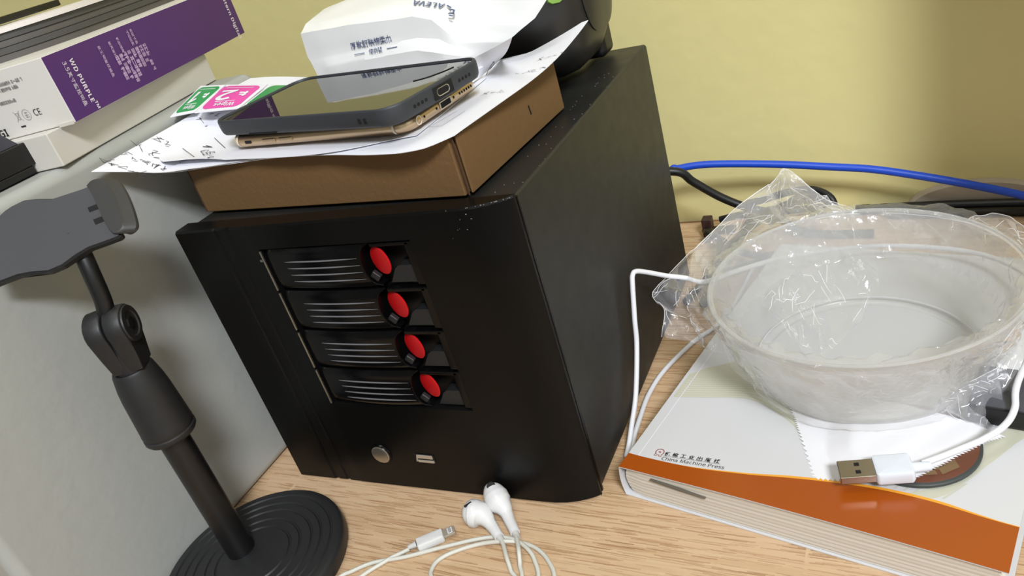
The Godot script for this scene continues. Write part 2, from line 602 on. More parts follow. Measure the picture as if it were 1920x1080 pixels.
func desk() -> void:
	var t := thing("desk", "pale oak laminate desk carrying everything, pushed against the yellow-green wall", "desk", Vector3(0.35, -0.74, 0.0))
	var m := Mb.new()
	m.box(Vector3(1.7, 0.03, 0.655), 0.0015, at(Vector3(0.35, -0.015, -0.0295)))
	put("desk_top", m, M.wood, t)
	m = Mb.new()
	m.box(Vector3(1.7, 0.028, 0.004), 0.001, at(Vector3(0.35, -0.0148, -0.3592)))
	var e := put("edge_band", m, M.banding, t)
	e.set_meta("label", "reddish brown back edge strip")
	for x in [-0.47, 1.17]:
		m = Mb.new()
		m.box(Vector3(0.025, 0.71, 0.6), 0.002, at(Vector3(x, -0.385, -0.03)))
		put("leg_panel", m, M.wood, t)

func cabinet() -> void:
	var m := Mb.new()
	m.box(Vector3(0.30, 0.2515, 0.310), 0.007, at(Vector3(-0.180, 0.12575, 0.008)), 4)
	var t := thing("storage_unit", "plain grey plastic storage unit left of the black case, boxes on its top", "storage unit", Vector3(-0.176, 0, 0.008))
	put("casing", m, M.cabinet, t)

# ---------------------------------------------------------------- book
func cover_at(s: float, t: float, e := 0.0) -> Vector3:
	# s along the front edge, t towards the wall, e above the cover
	var u := Vector3(0.9748, 0, 0.223)
	var v := Vector3(0.223, 0, -0.9748)
	var bow := 0.0
	var k := clampf(t / 0.09, 0.0, 1.0)
	bow = 0.0016 * sin(PI * clampf(s / 0.19, 0, 1)) * (1.0 - k) * (1.0 - k)
	return Vector3(0.2389, 0.022, -0.0132) + u * s + v * t + Vector3(0, bow + e, 0)

func cover_strip(m: Mb, s0: float, s1: float, lo: Callable, hi: Callable, e: float, n := 40, rows := 4) -> void:
	var g: Array = []
	for i in n + 1:
		var s := lerpf(s0, s1, float(i) / n)
		var r: Array = []
		for j in rows + 1:
			r.append(cover_at(s, lerpf(lo.call(s), hi.call(s), float(j) / rows), e))
		g.append(r)
	m.loft(g, false)

func curve_y(pts: Array, x: float) -> float:
	for i in pts.size() - 1:
		if x <= pts[i + 1].x or i == pts.size() - 2:
			var a: Vector2 = pts[maxi(i - 1, 0)]
			var b: Vector2 = pts[i]
			var c: Vector2 = pts[i + 1]
			var d: Vector2 = pts[mini(i + 2, pts.size() - 1)]
			var t := clampf((x - b.x) / (c.x - b.x), -1.0, 2.0)
			return cubic_interpolate(b.y, c.y, a.y, d.y, t)
	return 0.0

func book() -> void:
	var t := thing("book", "thick white softcover book with an orange band, lying under the plastic bowl", "book", Vector3(0.33, 0, -0.1))
	var u := Vector3(0.9748, 0, 0.223)
	var v := Vector3(0.223, 0, -0.9748)
	# page block: layers that bulge a little at the spine side of the tail
	var g: Array = []
	var rng := RandomNumberGenerator.new()
	rng.seed = 5
	var lay := 30
	for i in lay + 1:
		var y := 0.0012 + 0.0198 * i / lay
		var l: Array = []
		var fr := 0.00022 * sin(i * 1.7) * rng.randf() + 0.0004
		for p in [Vector2(0.004 - 0.003 * sin(PI * i / lay), 0.0025 + fr), Vector2(0.012, 0.0012 + fr), Vector2(0.1, 0.001 + fr), Vector2(0.186 + 0.001 * rng.randf(), 0.001 + fr), Vector2(0.186 + 0.001 * rng.randf(), 0.256), Vector2(0.004, 0.256)]:
			var q := cover_at(p.x, p.y)
			var w := float(i) / lay
			l.append(Vector3(q.x, y + (q.y - 0.022) * w * w, q.z))
		g.append(l)
	var m := Mb.new()
	m.loft(g)
	var pg := put("page_block", m, M.pages, t, 15.0)
	pg.set_meta("label", "cream page edges")
	# the dark slit where the pages gape
	m = Mb.new()
	var a: Array = []
	for i in 13:
		var s := lerpf(0.019, 0.052, i / 12.0)
		var hh := 0.0007 * sin(PI * pow(i / 12.0, 0.7))
		var q := cover_at(s, -0.0003)
		a.append([Vector3(q.x, 0.0180 - 0.0026 * i / 12.0 + hh * 0.5, q.z), Vector3(q.x, 0.0180 - 0.0026 * i / 12.0 - hh * 0.5, q.z), q + v * 0.006 + Vector3(0, -0.0045 - 0.0030 * i / 12.0, 0)])
	m.loft(a, true)
	put("page_gap", m, M.gap, pg)
	# covers and spine as one bent sheet
	m = Mb.new()
	var rows: Array = []
	for i in 41:
		var s := 0.19 * i / 40.0
		var r: Array = []
		for j in 27:
			r.append(cover_at(s, 0.26 * j / 26.0))
		rows.append(r)
	m.sheet(rows, 0.0005)
	put("front_cover", m, M.cover, t)
	m = Mb.new()
	rows = []
	for i in 2:
		var r: Array = []
		for j in 2:
			var q := cover_at(0.19 * i, 0.26 * j)
			r.append(Vector3(q.x, 0.0008, q.z))
		rows.append(r)
	m.sheet(rows, 0.0006)
	put("back_cover", m, M.cover, t)
	m = Mb.new()
	var sp: Array = []
	for i in 9:
		var f := i / 8.0
		var q0 := cover_at(-0.0012 * sin(PI * f), 0.0)
		var q1 := cover_at(-0.0012 * sin(PI * f), 0.26)
		sp.append([Vector3(q0.x, 0.0215 * f + 0.0004, q0.z), Vector3(q1.x, 0.0215 * f + 0.0004, q1.z)])
	m.loft(sp, false)
	put("spine", m, M.cover, t)
	# printing
	var band := [Vector2(0, 0.0120), Vector2(0.011, 0.0117), Vector2(0.041, 0.0128), Vector2(0.069, 0.0172), Vector2(0.095, 0.0232), Vector2(0.117, 0.0272), Vector2(0.13, 0.0290), Vector2(0.144, 0.0297), Vector2(0.158, 0.0294), Vector2(0.175, 0.0278), Vector2(0.19, 0.0270)]
	m = Mb.new()
	cover_strip(m, 0.0, 0.19, func(_s): return 0.0, func(s): return curve_y(band, s), 0.00012)
	put("orange_band", m, M.orange, t)
	m = Mb.new()
	cover_strip(m, 0.03, 0.19, func(s): return curve_y(band, s), func(s): return curve_y(band, s) + 0.0016 * minf(1.0, (s - 0.03) / 0.06) * (1.0 if s < 0.16 else maxf(0.25, 1.0 - (s - 0.16) / 0.03)), 0.00012, 40, 1)
	put("yellow_edge", m, M.yellow, t)
	# pale green swooshes with fine lines
	var top1 := [Vector2(0.0, 0.088), Vector2(0.0095, 0.098), Vector2(0.03, 0.112), Vector2(0.06, 0.112), Vector2(0.09, 0.09), Vector2(0.106, 0.06), Vector2(0.114, 0.028)]
	var low1 := [Vector2(0.0, 0.0656), Vector2(0.014, 0.0689), Vector2(0.045, 0.0765), Vector2(0.0635, 0.0709), Vector2(0.079, 0.0614), Vector2(0.0898, 0.0468), Vector2(0.1004, 0.0314), Vector2(0.104, 0.028)]
	m = Mb.new()
	cover_strip(m, 0.002, 0.1035, func(s): return curve_y(low1, s), func(s): return maxf(curve_y(top1, s), curve_y(low1, s)), 0.00008)
	put("swoosh", m, M.swoosh, t)
	m = Mb.new()
	for k in 9:
		var o := 0.0009 + 0.0024 * k
		cover_strip(m, 0.004, 0.102, func(s): return curve_y(low1, s - o * 0.3) + o, func(s): return curve_y(low1, s - o * 0.3) + o + 0.0006, 0.00013, 40, 1)
	var sl := put("swoosh_lines", m, M.swoosh_line, t)
	sl.set_meta("kind", "stuff")
	var sw2 := [Vector2(0.140, 0.0297), Vector2(0.150, 0.036), Vector2(0.155, 0.0435), Vector2(0.160, 0.056), Vector2(0.169, 0.078), Vector2(0.182, 0.099), Vector2(0.19, 0.11)]
	var sw3 := [Vector2(0.140, 0.0295), Vector2(0.150, 0.0297), Vector2(0.158, 0.0345), Vector2(0.165, 0.0465), Vector2(0.1715, 0.061), Vector2(0.1835, 0.0855), Vector2(0.19, 0.097)]
	m = Mb.new()
	cover_strip(m, 0.1405, 0.1895, func(s): return curve_y(sw3, s), func(s): return maxf(curve_y(sw2, s), curve_y(sw3, s)), 0.00008)
	put("swoosh", m, M.swoosh, t)
	m = Mb.new()
	for k in 12:
		var s0 := 0.112 + 0.0042 * k
		for j in 6:
			var q := [cover_at(s0 + j * 0.0012, 0.031 + 0.0022 * j + k * 0.0002, 0.00013), cover_at(s0 + j * 0.0012 + 0.0009, 0.031 + 0.0022 * j + k * 0.0002, 0.00013), cover_at(s0 + j * 0.0012 + 0.0021, 0.0332 + 0.0022 * j + k * 0.0002, 0.00013), cover_at(s0 + j * 0.0012 + 0.0012, 0.0332 + 0.0022 * j + k * 0.0002, 0.00013)]
			m.quad(q[0], q[1], q[2], q[3])
	put("swoosh_lines", m, M.swoosh, t).set_meta("kind", "stuff")
	# crease beside the spine
	m = Mb.new()
	cover_strip(m, 0.0063, 0.0068, func(_s): return 0.001, func(_s): return 0.12, 0.0001, 1, 12)
	put("crease", m, M.print_white, t)
	# publisher's mark
	var f := func(p: Vector2) -> Vector3: return cover_at(0.0206 + p.x * 0.993 - p.y * 0.118, 0.0122 + p.x * 0.118 + p.y * 0.993, 0.00018)
	m = Mb.new()
	cjk(m, "机械工业出版社", Vector2(0.0005, 0.0042), 0.0032, 0.00475, f, 0.13)
	var fl := func(p: Vector2) -> Vector3: return f.call(Vector2(p.x, p.y))
	latin(m, "China Machine Press", Vector2(0.0, 0.0003), 0.0024, fl, false, 1.16)
	stroke(m, Vector2(0.0, 0.0037), Vector2(0.0330, 0.0037), 0.00016, f)
	put("lettering", m, M.print_black, t)
	m = Mb.new()
	f = func(p: Vector2) -> Vector3: return cover_at(p.x, p.y, 0.00018)
	var cc := Vector2(0.0172, 0.0182)
	for i in 28:
		var t0 := TAU * i / 28
		var t1 := TAU * (i + 1) / 28
		if sin(t0) < -0.75: continue
		stroke(m, cc + Vector2(cos(t0), sin(t0)) * 0.0024, cc + Vector2(cos(t1), sin(t1)) * 0.0024, 0.00045, f)
	stroke(m, cc + Vector2(-0.0004, 0), cc + Vector2(0.0004, 0), 0.0008, f)
	for q in [[-0.0018, -0.0018, -0.0022, -0.0033], [-0.0022, -0.0033, -0.0007, -0.0033], [-0.0007, -0.0033, -0.0007, -0.0024], [-0.0007, -0.0024, 0.0007, -0.0024], [0.0007, -0.0024, 0.0007, -0.0033], [0.0007, -0.0033, 0.0022, -0.0033], [0.0022, -0.0033, 0.0018, -0.0018]]:
		stroke(m, cc + Vector2(q[0], q[1]), cc + Vector2(q[2], q[3]), 0.0003, f)
	put("emblem", m, M.emblem, t)

# ---------------------------------------------------------------- black case
func nas_case() -> void:
	var t := thing("computer_case", "black four-bay computer case with red bay buttons standing on the desk", "computer case", Vector3(0.1125, 0, -0.13))
	var m := Mb.new()
	m.box(Vector3(0.222, 0.1925, 0.247), 0.0022, at(Vector3(0.1125, 0.0978, -0.1365)), 3)
	put("shell", m, M.shell, t)
	for p in [Vector2(0.02, -0.03), Vector2(0.205, -0.03), Vector2(0.02, -0.24), Vector2(0.205, -0.24)]:
		m = Mb.new()
		m.lathe([Vector2(0.008, 0.0), Vector2(0.009, 0.0024)], at(Vector3(p.x, 0, p.y)), 20)
		put("foot", m, M.black, t)
	# front plate: plan outline with shallow channel at the left and a rounded right edge, opened for the bay
	var plan: Array = [Vector2(0.0002, -0.0105), Vector2(0.0, -0.001), Vector2(0.0008, 0.0), Vector2(0.0315, 0.0), Vector2(0.0325, -0.0009), Vector2(0.0345, -0.0009), Vector2(0.0352, -0.0004), Vector2(0.0415, -0.0004), Vector2(0.0425, -0.0012), Vector2(0.0442, -0.0012), Vector2(0.045, -0.0003), Vector2(0.0540, -0.0003), Vector2(0.0548, 0.0), Vector2(0.061, 0.0), Vector2(0.165, 0.0), Vector2(0.190, 0.0), Vector2(0.1985, -0.0003), Vector2(0.206, -0.0014), Vector2(0.2125, -0.0034), Vector2(0.2185, -0.0062), Vector2(0.2225, -0.0088), Vector2(0.2243, -0.0106)]
	m = Mb.new()
	var x0 := 0.061
	var x1 := 0.165
	var y0 := 0.0692
	var y1 := 0.1812
	var ys := [0.0, 0.0012, y0, y1, 0.1948, 0.1959]
	for i in plan.size() - 1:
		var a: Vector2 = plan[i]
		var b: Vector2 = plan[i + 1]
		for j in ys.size() - 1:
			if a.x >= x0 - 1e-5 and b.x <= x1 + 1e-5 and j == 2: continue
			var za := 0.0012 if j == 0 else 0.0
			var zb := 0.0012 if j == ys.size() - 2 else 0.0
			m.quad(Vector3(a.x, ys[j], a.y - za), Vector3(a.x, ys[j + 1], a.y - zb), Vector3(b.x, ys[j + 1], b.y - zb), Vector3(b.x, ys[j], b.y - za))
		m.quad(Vector3(a.x, 0.1959, a.y - 0.0012), Vector3(a.x, 0.1959, -0.0125), Vector3(b.x, 0.1959, -0.0125), Vector3(b.x, 0.1959, b.y - 0.0012))
		m.quad(Vector3(a.x, 0.0, a.y - 0.0012), Vector3(b.x, 0.0, b.y - 0.0012), Vector3(b.x, 0.0, -0.0125), Vector3(a.x, 0.0, -0.0125))
	m.quad(Vector3(0.2243, 0, -0.0106), Vector3(0.2243, 0.1959, -0.0106), Vector3(0.2243, 0.1959, -0.0125), Vector3(0.2243, 0, -0.0125))
	put("front_panel", m, M.front, t, 30.0)
	# side strip behind the rounded edge
	m = Mb.new()
	m.box(Vector3(0.0016, 0.193, 0.0022), 0.0004, at(Vector3(0.2237, 0.0975, -0.0142)), 1)
	put("side_strip", m, M.gloss, t)
	# chipped paint along the top edge
	var rng := RandomNumberGenerator.new()
	rng.seed = 77
	m = Mb.new()
	for k in 26:
		var p := Vector3(0.2 + 0.0245 * pow(rng.randf(), 0.6), 0.1958, 0.0)
		p.z = -0.0006 - 0.0085 * pow(maxf(0.0, (p.x - 0.2) / 0.0245), 1.6)
		if k > 16: p = Vector3(rng.randf_range(0.19, 0.206), rng.randf_range(0.178, 0.1955), -0.0004)
		m.box(Vector3(rng.randf_range(0.0003, 0.0009), rng.randf_range(0.0002, 0.0006), rng.randf_range(0.0002, 0.0005)), 0.0001, at(p, Basis(Vector3.UP, rng.randf() * 3.0)), 1)
	for k in 30:
		m.box(Vector3(rng.randf_range(0.0003, 0.0009), 0.0003, rng.randf_range(0.0003, 0.0007)), 0.0001, at(Vector3(rng.randf_range(0.207, 0.2225), 0.1941, rng.randf_range(-0.2, -0.02)), Basis(Vector3.UP, rng.randf() * 3.0)), 1)
	put("paint_chips", m, M.dust, t).set_meta("kind", "stuff")
	# bay well
	m = Mb.new()
	var d := -0.011
	m.quad(Vector3(x0, y0, d), Vector3(x0, y1, d), Vector3(x1, y1, d), Vector3(x1, y0, d))
	m.quad(Vector3(x0, y0, 0), Vector3(x0, y1, 0), Vector3(x0, y1, d), Vector3(x0, y0, d))
	m.quad(Vector3(x1, y0, d), Vector3(x1, y1, d), Vector3(x1, y1, 0), Vector3(x1, y0, 0))
	m.quad(Vector3(x0, y1, d), Vector3(x0, y1, 0), Vector3(x1, y1, 0), Vector3(x1, y1, d))
	m.quad(Vector3(x0, y0, 0), Vector3(x0, y0, d), Vector3(x1, y0, d), Vector3(x1, y0, 0))
	put("bay_well", m, M.bay_dark, t)
	m = Mb.new()
	for k in 4:
		var yy := y0 + 0.0007 + k * 0.028
		m.box(Vector3(0.0011, 0.0262, 0.0016), 0.0004, at(Vector3(x0 + 0.0012, yy + 0.0135, 0.0008)), 1)
	m.box(Vector3(0.0018, 0.0016, 0.0014), 0.0004, at(Vector3(x0 - 0.0008, y1 - 0.0068, 0.0007)), 1)
	var st := put("hinge_strip", m, M.silver, t)
	st.set_meta("label", "bright metal strip along the left of the bays")
	for k in 4: tray(t, y0 + 0.0007 + k * 0.028, x0, x1)
	# power button and usb socket
	m = Mb.new()
	var fb := Basis(Vector3.RIGHT, PI / 2)
	m.lathe([Vector2(0.0066, 0.0), Vector2(0.0066, 0.0012), Vector2(0.0060, 0.0017)], at(Vector3(0.0827, 0.0286, 0.0), fb), 36)
	var pb := put("power_button", m, M.brushed, t)
	pb.set_meta("label", "round brushed metal power button")
	m = Mb.new()
	m.lathe([Vector2(0.0067, 0.0), Vector2(0.0080, 0.0), Vector2(0.0077, 0.0008), Vector2(0.0068, 0.0008)], at(Vector3(0.0827, 0.0286, 0.0), fb), 36, false, false)
	put("button_ring", m, M.gloss, pb)
	m = Mb.new()
	m.box(Vector3(0.0146, 0.0066, 0.0008), 0.0003, at(Vector3(0.1164, 0.0283, 0.0002)), 1)
	var us := put("usb_socket", m, M.dark_hole, t)
	m = Mb.new()
	m.box(Vector3(0.0116, 0.0026, 0.0012), 0.0003, at(Vector3(0.1171, 0.0300, 0.0006)), 1)
	m.box(Vector3(0.0120, 0.0017, 0.0014), 0.0003, at(Vector3(0.1172, 0.0264, 0.0006)), 1)
	m.box(Vector3(0.0009, 0.005, 0.0014), 0.0003, at(Vector3(0.1110, 0.0283, 0.0006), Basis(Vector3.BACK, -0.3)), 1)
	put("contacts", m, M.tip_metal, us)

func tray(t: Node3D, y: float, x0: float, x1: float) -> void:
	var h := 0.0262
	var root := Node3D.new()
	root.name = numbered(t, "drive_tray")
	t.add_child(root)
	root.position = Vector3(0, y, 0)
	# left face: gently bowed plate with a round bite at its right end
	var bx := 0.1345     # where the bite begins at top and bottom
	var m := Mb.new()
	var rows: Array = []
	var nb := 14
	for j in nb + 1:
		var yy := y + h * j / nb
		var k := (yy - y) / h
		var bite := 0.0070 * sqrt(maxf(0.0, 1.0 - pow((k - 0.50) / 0.50, 2.0)))
		var xr := bx + 0.0015 - bite
		var row: Array = []
		for i in 13:
			var xx := lerpf(x0 + 0.003, xr, i / 12.0)
			var zz := 0.0022 * sin(PI * clampf((xx - x0) / 0.085, 0.0, 1.0)) - 0.0012 - 0.0016 * pow(absf(k * 2 - 1), 6.0)
			row.append(Vector3(xx, yy, zz))
		rows.append(row)
	m.loft(rows, false)
	for s in [0, nb]:
		for i in 12:
			var a: Vector3 = rows[s][i]
			var b: Vector3 = rows[s][i + 1]
			m.quad(a, b, Vector3(b.x, b.y, -0.0105), Vector3(a.x, a.y, -0.0105))
	for j in nb:
		var a: Vector3 = rows[j][12]
		var b: Vector3 = rows[j + 1][12]
		m.quad(a, b, Vector3(b.x, b.y, -0.0105), Vector3(a.x, a.y, -0.0105))
	put("tray_face", m, M.gloss, root, 30.0)
	# thin bright lip along the bite
	m = Mb.new()
	var lip: Array = []
	for j in nb + 1: lip.append(rows[j][12] + Vector3(0.0001, 0, 0.0001))
	m.tube(lip, [0.00035], 6)
	put("bite_lip", m, M.front, root)
	# four louvres, drawn light grey to stand for lit slot edges
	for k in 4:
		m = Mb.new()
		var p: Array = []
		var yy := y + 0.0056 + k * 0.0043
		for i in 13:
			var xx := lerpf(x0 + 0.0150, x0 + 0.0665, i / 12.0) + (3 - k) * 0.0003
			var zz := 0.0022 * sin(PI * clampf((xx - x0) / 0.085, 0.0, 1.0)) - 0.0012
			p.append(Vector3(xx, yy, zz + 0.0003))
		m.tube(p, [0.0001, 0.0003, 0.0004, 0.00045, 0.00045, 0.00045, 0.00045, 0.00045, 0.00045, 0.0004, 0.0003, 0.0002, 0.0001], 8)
		put("lit_louvre", m, M.lit_louvre, root)
	# red button in a dark round well
	var fb := Basis(Vector3.RIGHT, PI / 2)
	m = Mb.new()
	var rb := Basis(Vector3.UP, -0.36) * fb
	m.lathe([Vector2(0.0082, -0.0006), Vector2(0.0084, 0.0), Vector2(0.0078, 0.0005), Vector2(0.003, 0.0007)], at(Vector3(bx + 0.0046, y + h * 0.55, -0.0036), rb), 34)
	var b := put("release_button", m, M.red, root)
	b.set_meta("label", "round red release button")
	m = Mb.new()
	m.box(Vector3(0.0054, 0.0042, 0.0030), 0.0006, at(Vector3(bx - 0.0012, y + h * 0.22, -0.0028), Basis(Vector3.BACK, -0.75)), 2)
	put("latch", m, M.stand, root)
	# right side frame and finger plate
	m = Mb.new()
	m.box(Vector3(0.0052, h, 0.006), 0.0008, at(Vector3(x1 - 0.0030, y + h / 2, -0.0040)), 2)
	m.box(Vector3(0.0250, 0.0024, 0.006), 0.0006, at(Vector3(x1 - 0.0150, y + h - 0.0012, -0.0040)), 2)
	put("side_frame", m, M.gloss, root)
	m = Mb.new()
	var poly := [Vector2(bx + 0.007, y + 0.001), Vector2(x1 - 0.0058, y + 0.001), Vector2(x1 - 0.0064, y + h * 0.43), Vector2(bx + 0.0155, y + h * 0.43), Vector2(bx + 0.0125, y + h * 0.36)]
	m.prism(poly, Transform3D.IDENTITY, -0.0095, -0.0030)
	put("finger_plate", m, M.stand, root)

# ---------------------------------------------------------------- bowl and bag
func bowl_and_bag() -> void:
	var c := Vector3(0.3628, 0, -0.1178)
	var t := thing("plastic_bowl", "round frosted clear plastic bowl standing on the book", "bowl", c + Vector3(0, 0.0228, 0))
	var m := Mb.new()
	var prof: Array = [Vector2(0.001, 0.0252), Vector2(0.055, 0.0252), Vector2(0.0575, 0.0236), Vector2(0.060, 0.0236), Vector2(0.0625, 0.0262), Vector2(0.0665, 0.036), Vector2(0.0775, 0.0705), Vector2(0.0805, 0.0795), Vector2(0.0829, 0.0800)]
	m.lathe(prof, at(Vector3(c.x, 0, c.z)), 96, true, false)
	put("bowl_body", m, M.bowl, t, 50.0)
	m = Mb.new()
	var ring: Array = []
	for i in 97:
		var a := TAU * i / 96
		ring.append(Vector3(c.x + cos(a) * 0.0829, 0.0800, c.z + sin(a) * 0.0829))
	m.tube(ring, [0.0010], 8, false)
	var rm := put("rolled_rim", m, M.bowl_rim if M.has("bowl_rim") else M.bowl, t)
	rm.set_meta("label", "whitish rolled rim")
	m = Mb.new()
	ring = []
	for i in 97:
		var a := TAU * i / 96
		ring.append(Vector3(c.x + cos(a) * 0.0612, 0.0275, c.z + sin(a) * 0.0612))
	m.tube(ring, [0.0009], 6, false)
	put("base_ring", m, M.bowl_rim if M.has("bowl_rim") else M.bowl, t)
	# bag: thin clear film
	m = Mb.new()
	var nz := FastNoiseLite.new()
	nz.seed = 40
	nz.frequency = 1.0
	nz.fractal_octaves = 2
	var loops: Array = []
	var pr: Array = [Vector2(0.064, 0.0245), Vector2(0.0675, 0.030), Vector2(0.070, 0.040), Vector2(0.0745, 0.052), Vector2(0.079, 0.064), Vector2(0.083, 0.074), Vector2(0.0856, 0.0812), Vector2(0.083, 0.0830), Vector2(0.0785, 0.079), Vector2(0.0755, 0.070), Vector2(0.0725, 0.061), Vector2(0.070, 0.053)]
	var sp: Array = spline(pr, 3)
	for i in sp.size():
		var l: Array = []
		for j in 150:
			var a := TAU * j / 150
			var p: Vector2 = sp[i]
			var fr := sin(PI * float(i) / (sp.size() - 1))
			var w := nz.get_noise_3d(cos(a) * 7.0, sin(a) * 7.0, i * 0.16)
			var cr := pow(1.0 - absf(nz.get_noise_3d(cos(a) * 5.0 + i * 0.10, sin(a) * 5.0, i * 0.13 + 9.0)), 3.0)
			var off := (w * 0.0030 + cr * 0.0022)
			var inside := i > 19
			var r: float = p.x + (-absf(off) * 1.2 - 0.001 if inside else absf(off) + 0.0006)
			if i < 4: r = p.x + absf(off) * 0.5 + 0.002
			l.append(Vector3(c.x + cos(a) * r, maxf(p.y + w * 0.0016 * fr, 0.0235), c.z + sin(a) * r))
		loops.append(l)
	m.loft(loops, true, false, false)
	var bagged := thing("plastic_bag", "thin crumpled clear plastic bag wrapped around the bowl", "plastic bag", c + Vector3(0, 0.0235, 0))
	put("film_wrap", m, M.film_clear, bagged, 45.0)
	# film hanging into the bowl
	m = Mb.new()
	film(m, [[Vector3(0.3030, 0.0633, -0.2147), Vector3(0.3161, 0.0648, -0.2197), Vector3(0.3330, 0.0642, -0.2257), Vector3(0.3463, 0.0628, -0.2304), Vector3(0.3568, 0.0608, -0.2344)],
		[Vector3(0.3014, 0.0563, -0.1882), Vector3(0.3184, 0.0576, -0.1916), Vector3(0.3348, 0.0574, -0.1962), Vector3(0.3508, 0.0558, -0.2025), Vector3(0.3629, 0.0548, -0.2067)],
		[Vector3(0.3012, 0.0487, -0.1464), Vector3(0.3189, 0.0499, -0.1501), Vector3(0.3373, 0.0477, -0.1561), Vector3(0.3524, 0.0466, -0.1635), Vector3(0.3703, 0.0426, -0.1722)],
		[Vector3(0.3161, 0.0477, -0.1232), Vector3(0.3251, 0.0391, -0.1129), Vector3(0.3370, 0.0318, -0.1079), Vector3(0.3496, 0.0337, -0.1208), Vector3(0.3594, 0.0400, -0.1399)]], 36, 40, 0.0054, 54)
	film(m, [[Vector3(0.3727, 0.0604, -0.2334), Vector3(0.3920, 0.0584, -0.2322), Vector3(0.4135, 0.0552, -0.2276), Vector3(0.4310, 0.0522, -0.2193), Vector3(0.4441, 0.0498, -0.2035)],
		[Vector3(0.3791, 0.0499, -0.2137), Vector3(0.3977, 0.0444, -0.2073), Vector3(0.4154, 0.0406, -0.1987), Vector3(0.4294, 0.0404, -0.1914), Vector3(0.4412, 0.0417, -0.1822)],
		[Vector3(0.3853, 0.0404, -0.1879), Vector3(0.4001, 0.0352, -0.1794), Vector3(0.4142, 0.0312, -0.1698), Vector3(0.4264, 0.0316, -0.1629), Vector3(0.4367, 0.0333, -0.1571)]], 22, 34, 0.0024, 55)
	put("film_inside", m, M.film_clear, bagged, 55.0)
	m = Mb.new()
	# left lobes
	film(m, [[Vector3(0.2504, 0.0620, -0.1919), Vector3(0.2458, 0.0678, -0.1530), Vector3(0.2393, 0.0684, -0.1255), Vector3(0.2434, 0.0637, -0.1212), Vector3(0.2472, 0.0589, -0.1166), Vector3(0.2438, 0.0435, -0.1104)],
		[Vector3(0.2601, 0.0636, -0.1791), Vector3(0.2573, 0.0666, -0.1461), Vector3(0.2578, 0.0666, -0.1200), Vector3(0.2603, 0.0599, -0.1147), Vector3(0.2619, 0.0510, -0.1129), Vector3(0.2617, 0.0424, -0.1075)],
		[Vector3(0.2712, 0.0655, -0.1606), Vector3(0.2708, 0.0655, -0.1339), Vector3(0.2709, 0.0648, -0.1163), Vector3(0.2734, 0.0580, -0.1084), Vector3(0.2748, 0.0504, -0.1020), Vector3(0.2775, 0.0440, -0.0971)],
		[Vector3(0.2826, 0.0734, -0.1499), Vector3(0.2808, 0.0703, -0.1258), Vector3(0.2810, 0.0653, -0.1122), Vector3(0.2841, 0.0597, -0.1001), Vector3(0.2872, 0.0544, -0.0909), Vector3(0.2952, 0.0487, -0.0818)]], 26, 34, 0.0060, 51)
	film(m, [[Vector3(0.2504, 0.0620, -0.1919), Vector3(0.2630, 0.0657, -0.2179), Vector3(0.2744, 0.0688, -0.2440), Vector3(0.2924, 0.0706, -0.2734)],
		[Vector3(0.2572, 0.0565, -0.1769), Vector3(0.2693, 0.0604, -0.2106), Vector3(0.2839, 0.0635, -0.2400), Vector3(0.2978, 0.0616, -0.2633)],
		[Vector3(0.2763, 0.0656, -0.1466), Vector3(0.2856, 0.0666, -0.1847), Vector3(0.2998, 0.0665, -0.2093), Vector3(0.3135, 0.0632, -0.2263)]], 20, 30, 0.0056, 52)
	film(m, [[Vector3(0.2488, 0.0591, -0.1971), Vector3(0.2616, 0.0629, -0.2232), Vector3(0.2729, 0.0657, -0.2504), Vector3(0.2914, 0.0680, -0.2791)],
		[Vector3(0.2525, 0.0533, -0.1681), Vector3(0.2671, 0.0563, -0.1988), Vector3(0.2813, 0.0602, -0.2298), Vector3(0.2980, 0.0575, -0.2583)],
		[Vector3(0.2774, 0.0571, -0.1341), Vector3(0.2850, 0.0616, -0.1840), Vector3(0.2993, 0.0623, -0.2091), Vector3(0.3131, 0.0597, -0.2266)]], 14, 20, 0.0030, 62)
	# peak at the back
	film(m, [[Vector3(0.2913, 0.0682, -0.2739), Vector3(0.2976, 0.0723, -0.2830), Vector3(0.3036, 0.0748, -0.2908), Vector3(0.3202, 0.0569, -0.2901), Vector3(0.3341, 0.0456, -0.2866), Vector3(0.3514, 0.0407, -0.2784)],
		[Vector3(0.2946, 0.0626, -0.2646), Vector3(0.3001, 0.0644, -0.2691), Vector3(0.3073, 0.0657, -0.2743), Vector3(0.3205, 0.0538, -0.2752), Vector3(0.3350, 0.0470, -0.2748), Vector3(0.3506, 0.0441, -0.2694)],
		[Vector3(0.3007, 0.0604, -0.2419), Vector3(0.3064, 0.0632, -0.2405), Vector3(0.3157, 0.0620, -0.2482), Vector3(0.3274, 0.0603, -0.2464), Vector3(0.3398, 0.0590, -0.2453), Vector3(0.3531, 0.0554, -0.2461)],
		[Vector3(0.3084, 0.0622, -0.2225), Vector3(0.3155, 0.0632, -0.2236), Vector3(0.3241, 0.0633, -0.2263), Vector3(0.3325, 0.0625, -0.2297), Vector3(0.3425, 0.0613, -0.2338), Vector3(0.3551, 0.0590, -0.2389)]], 26, 40, 0.0054, 53)
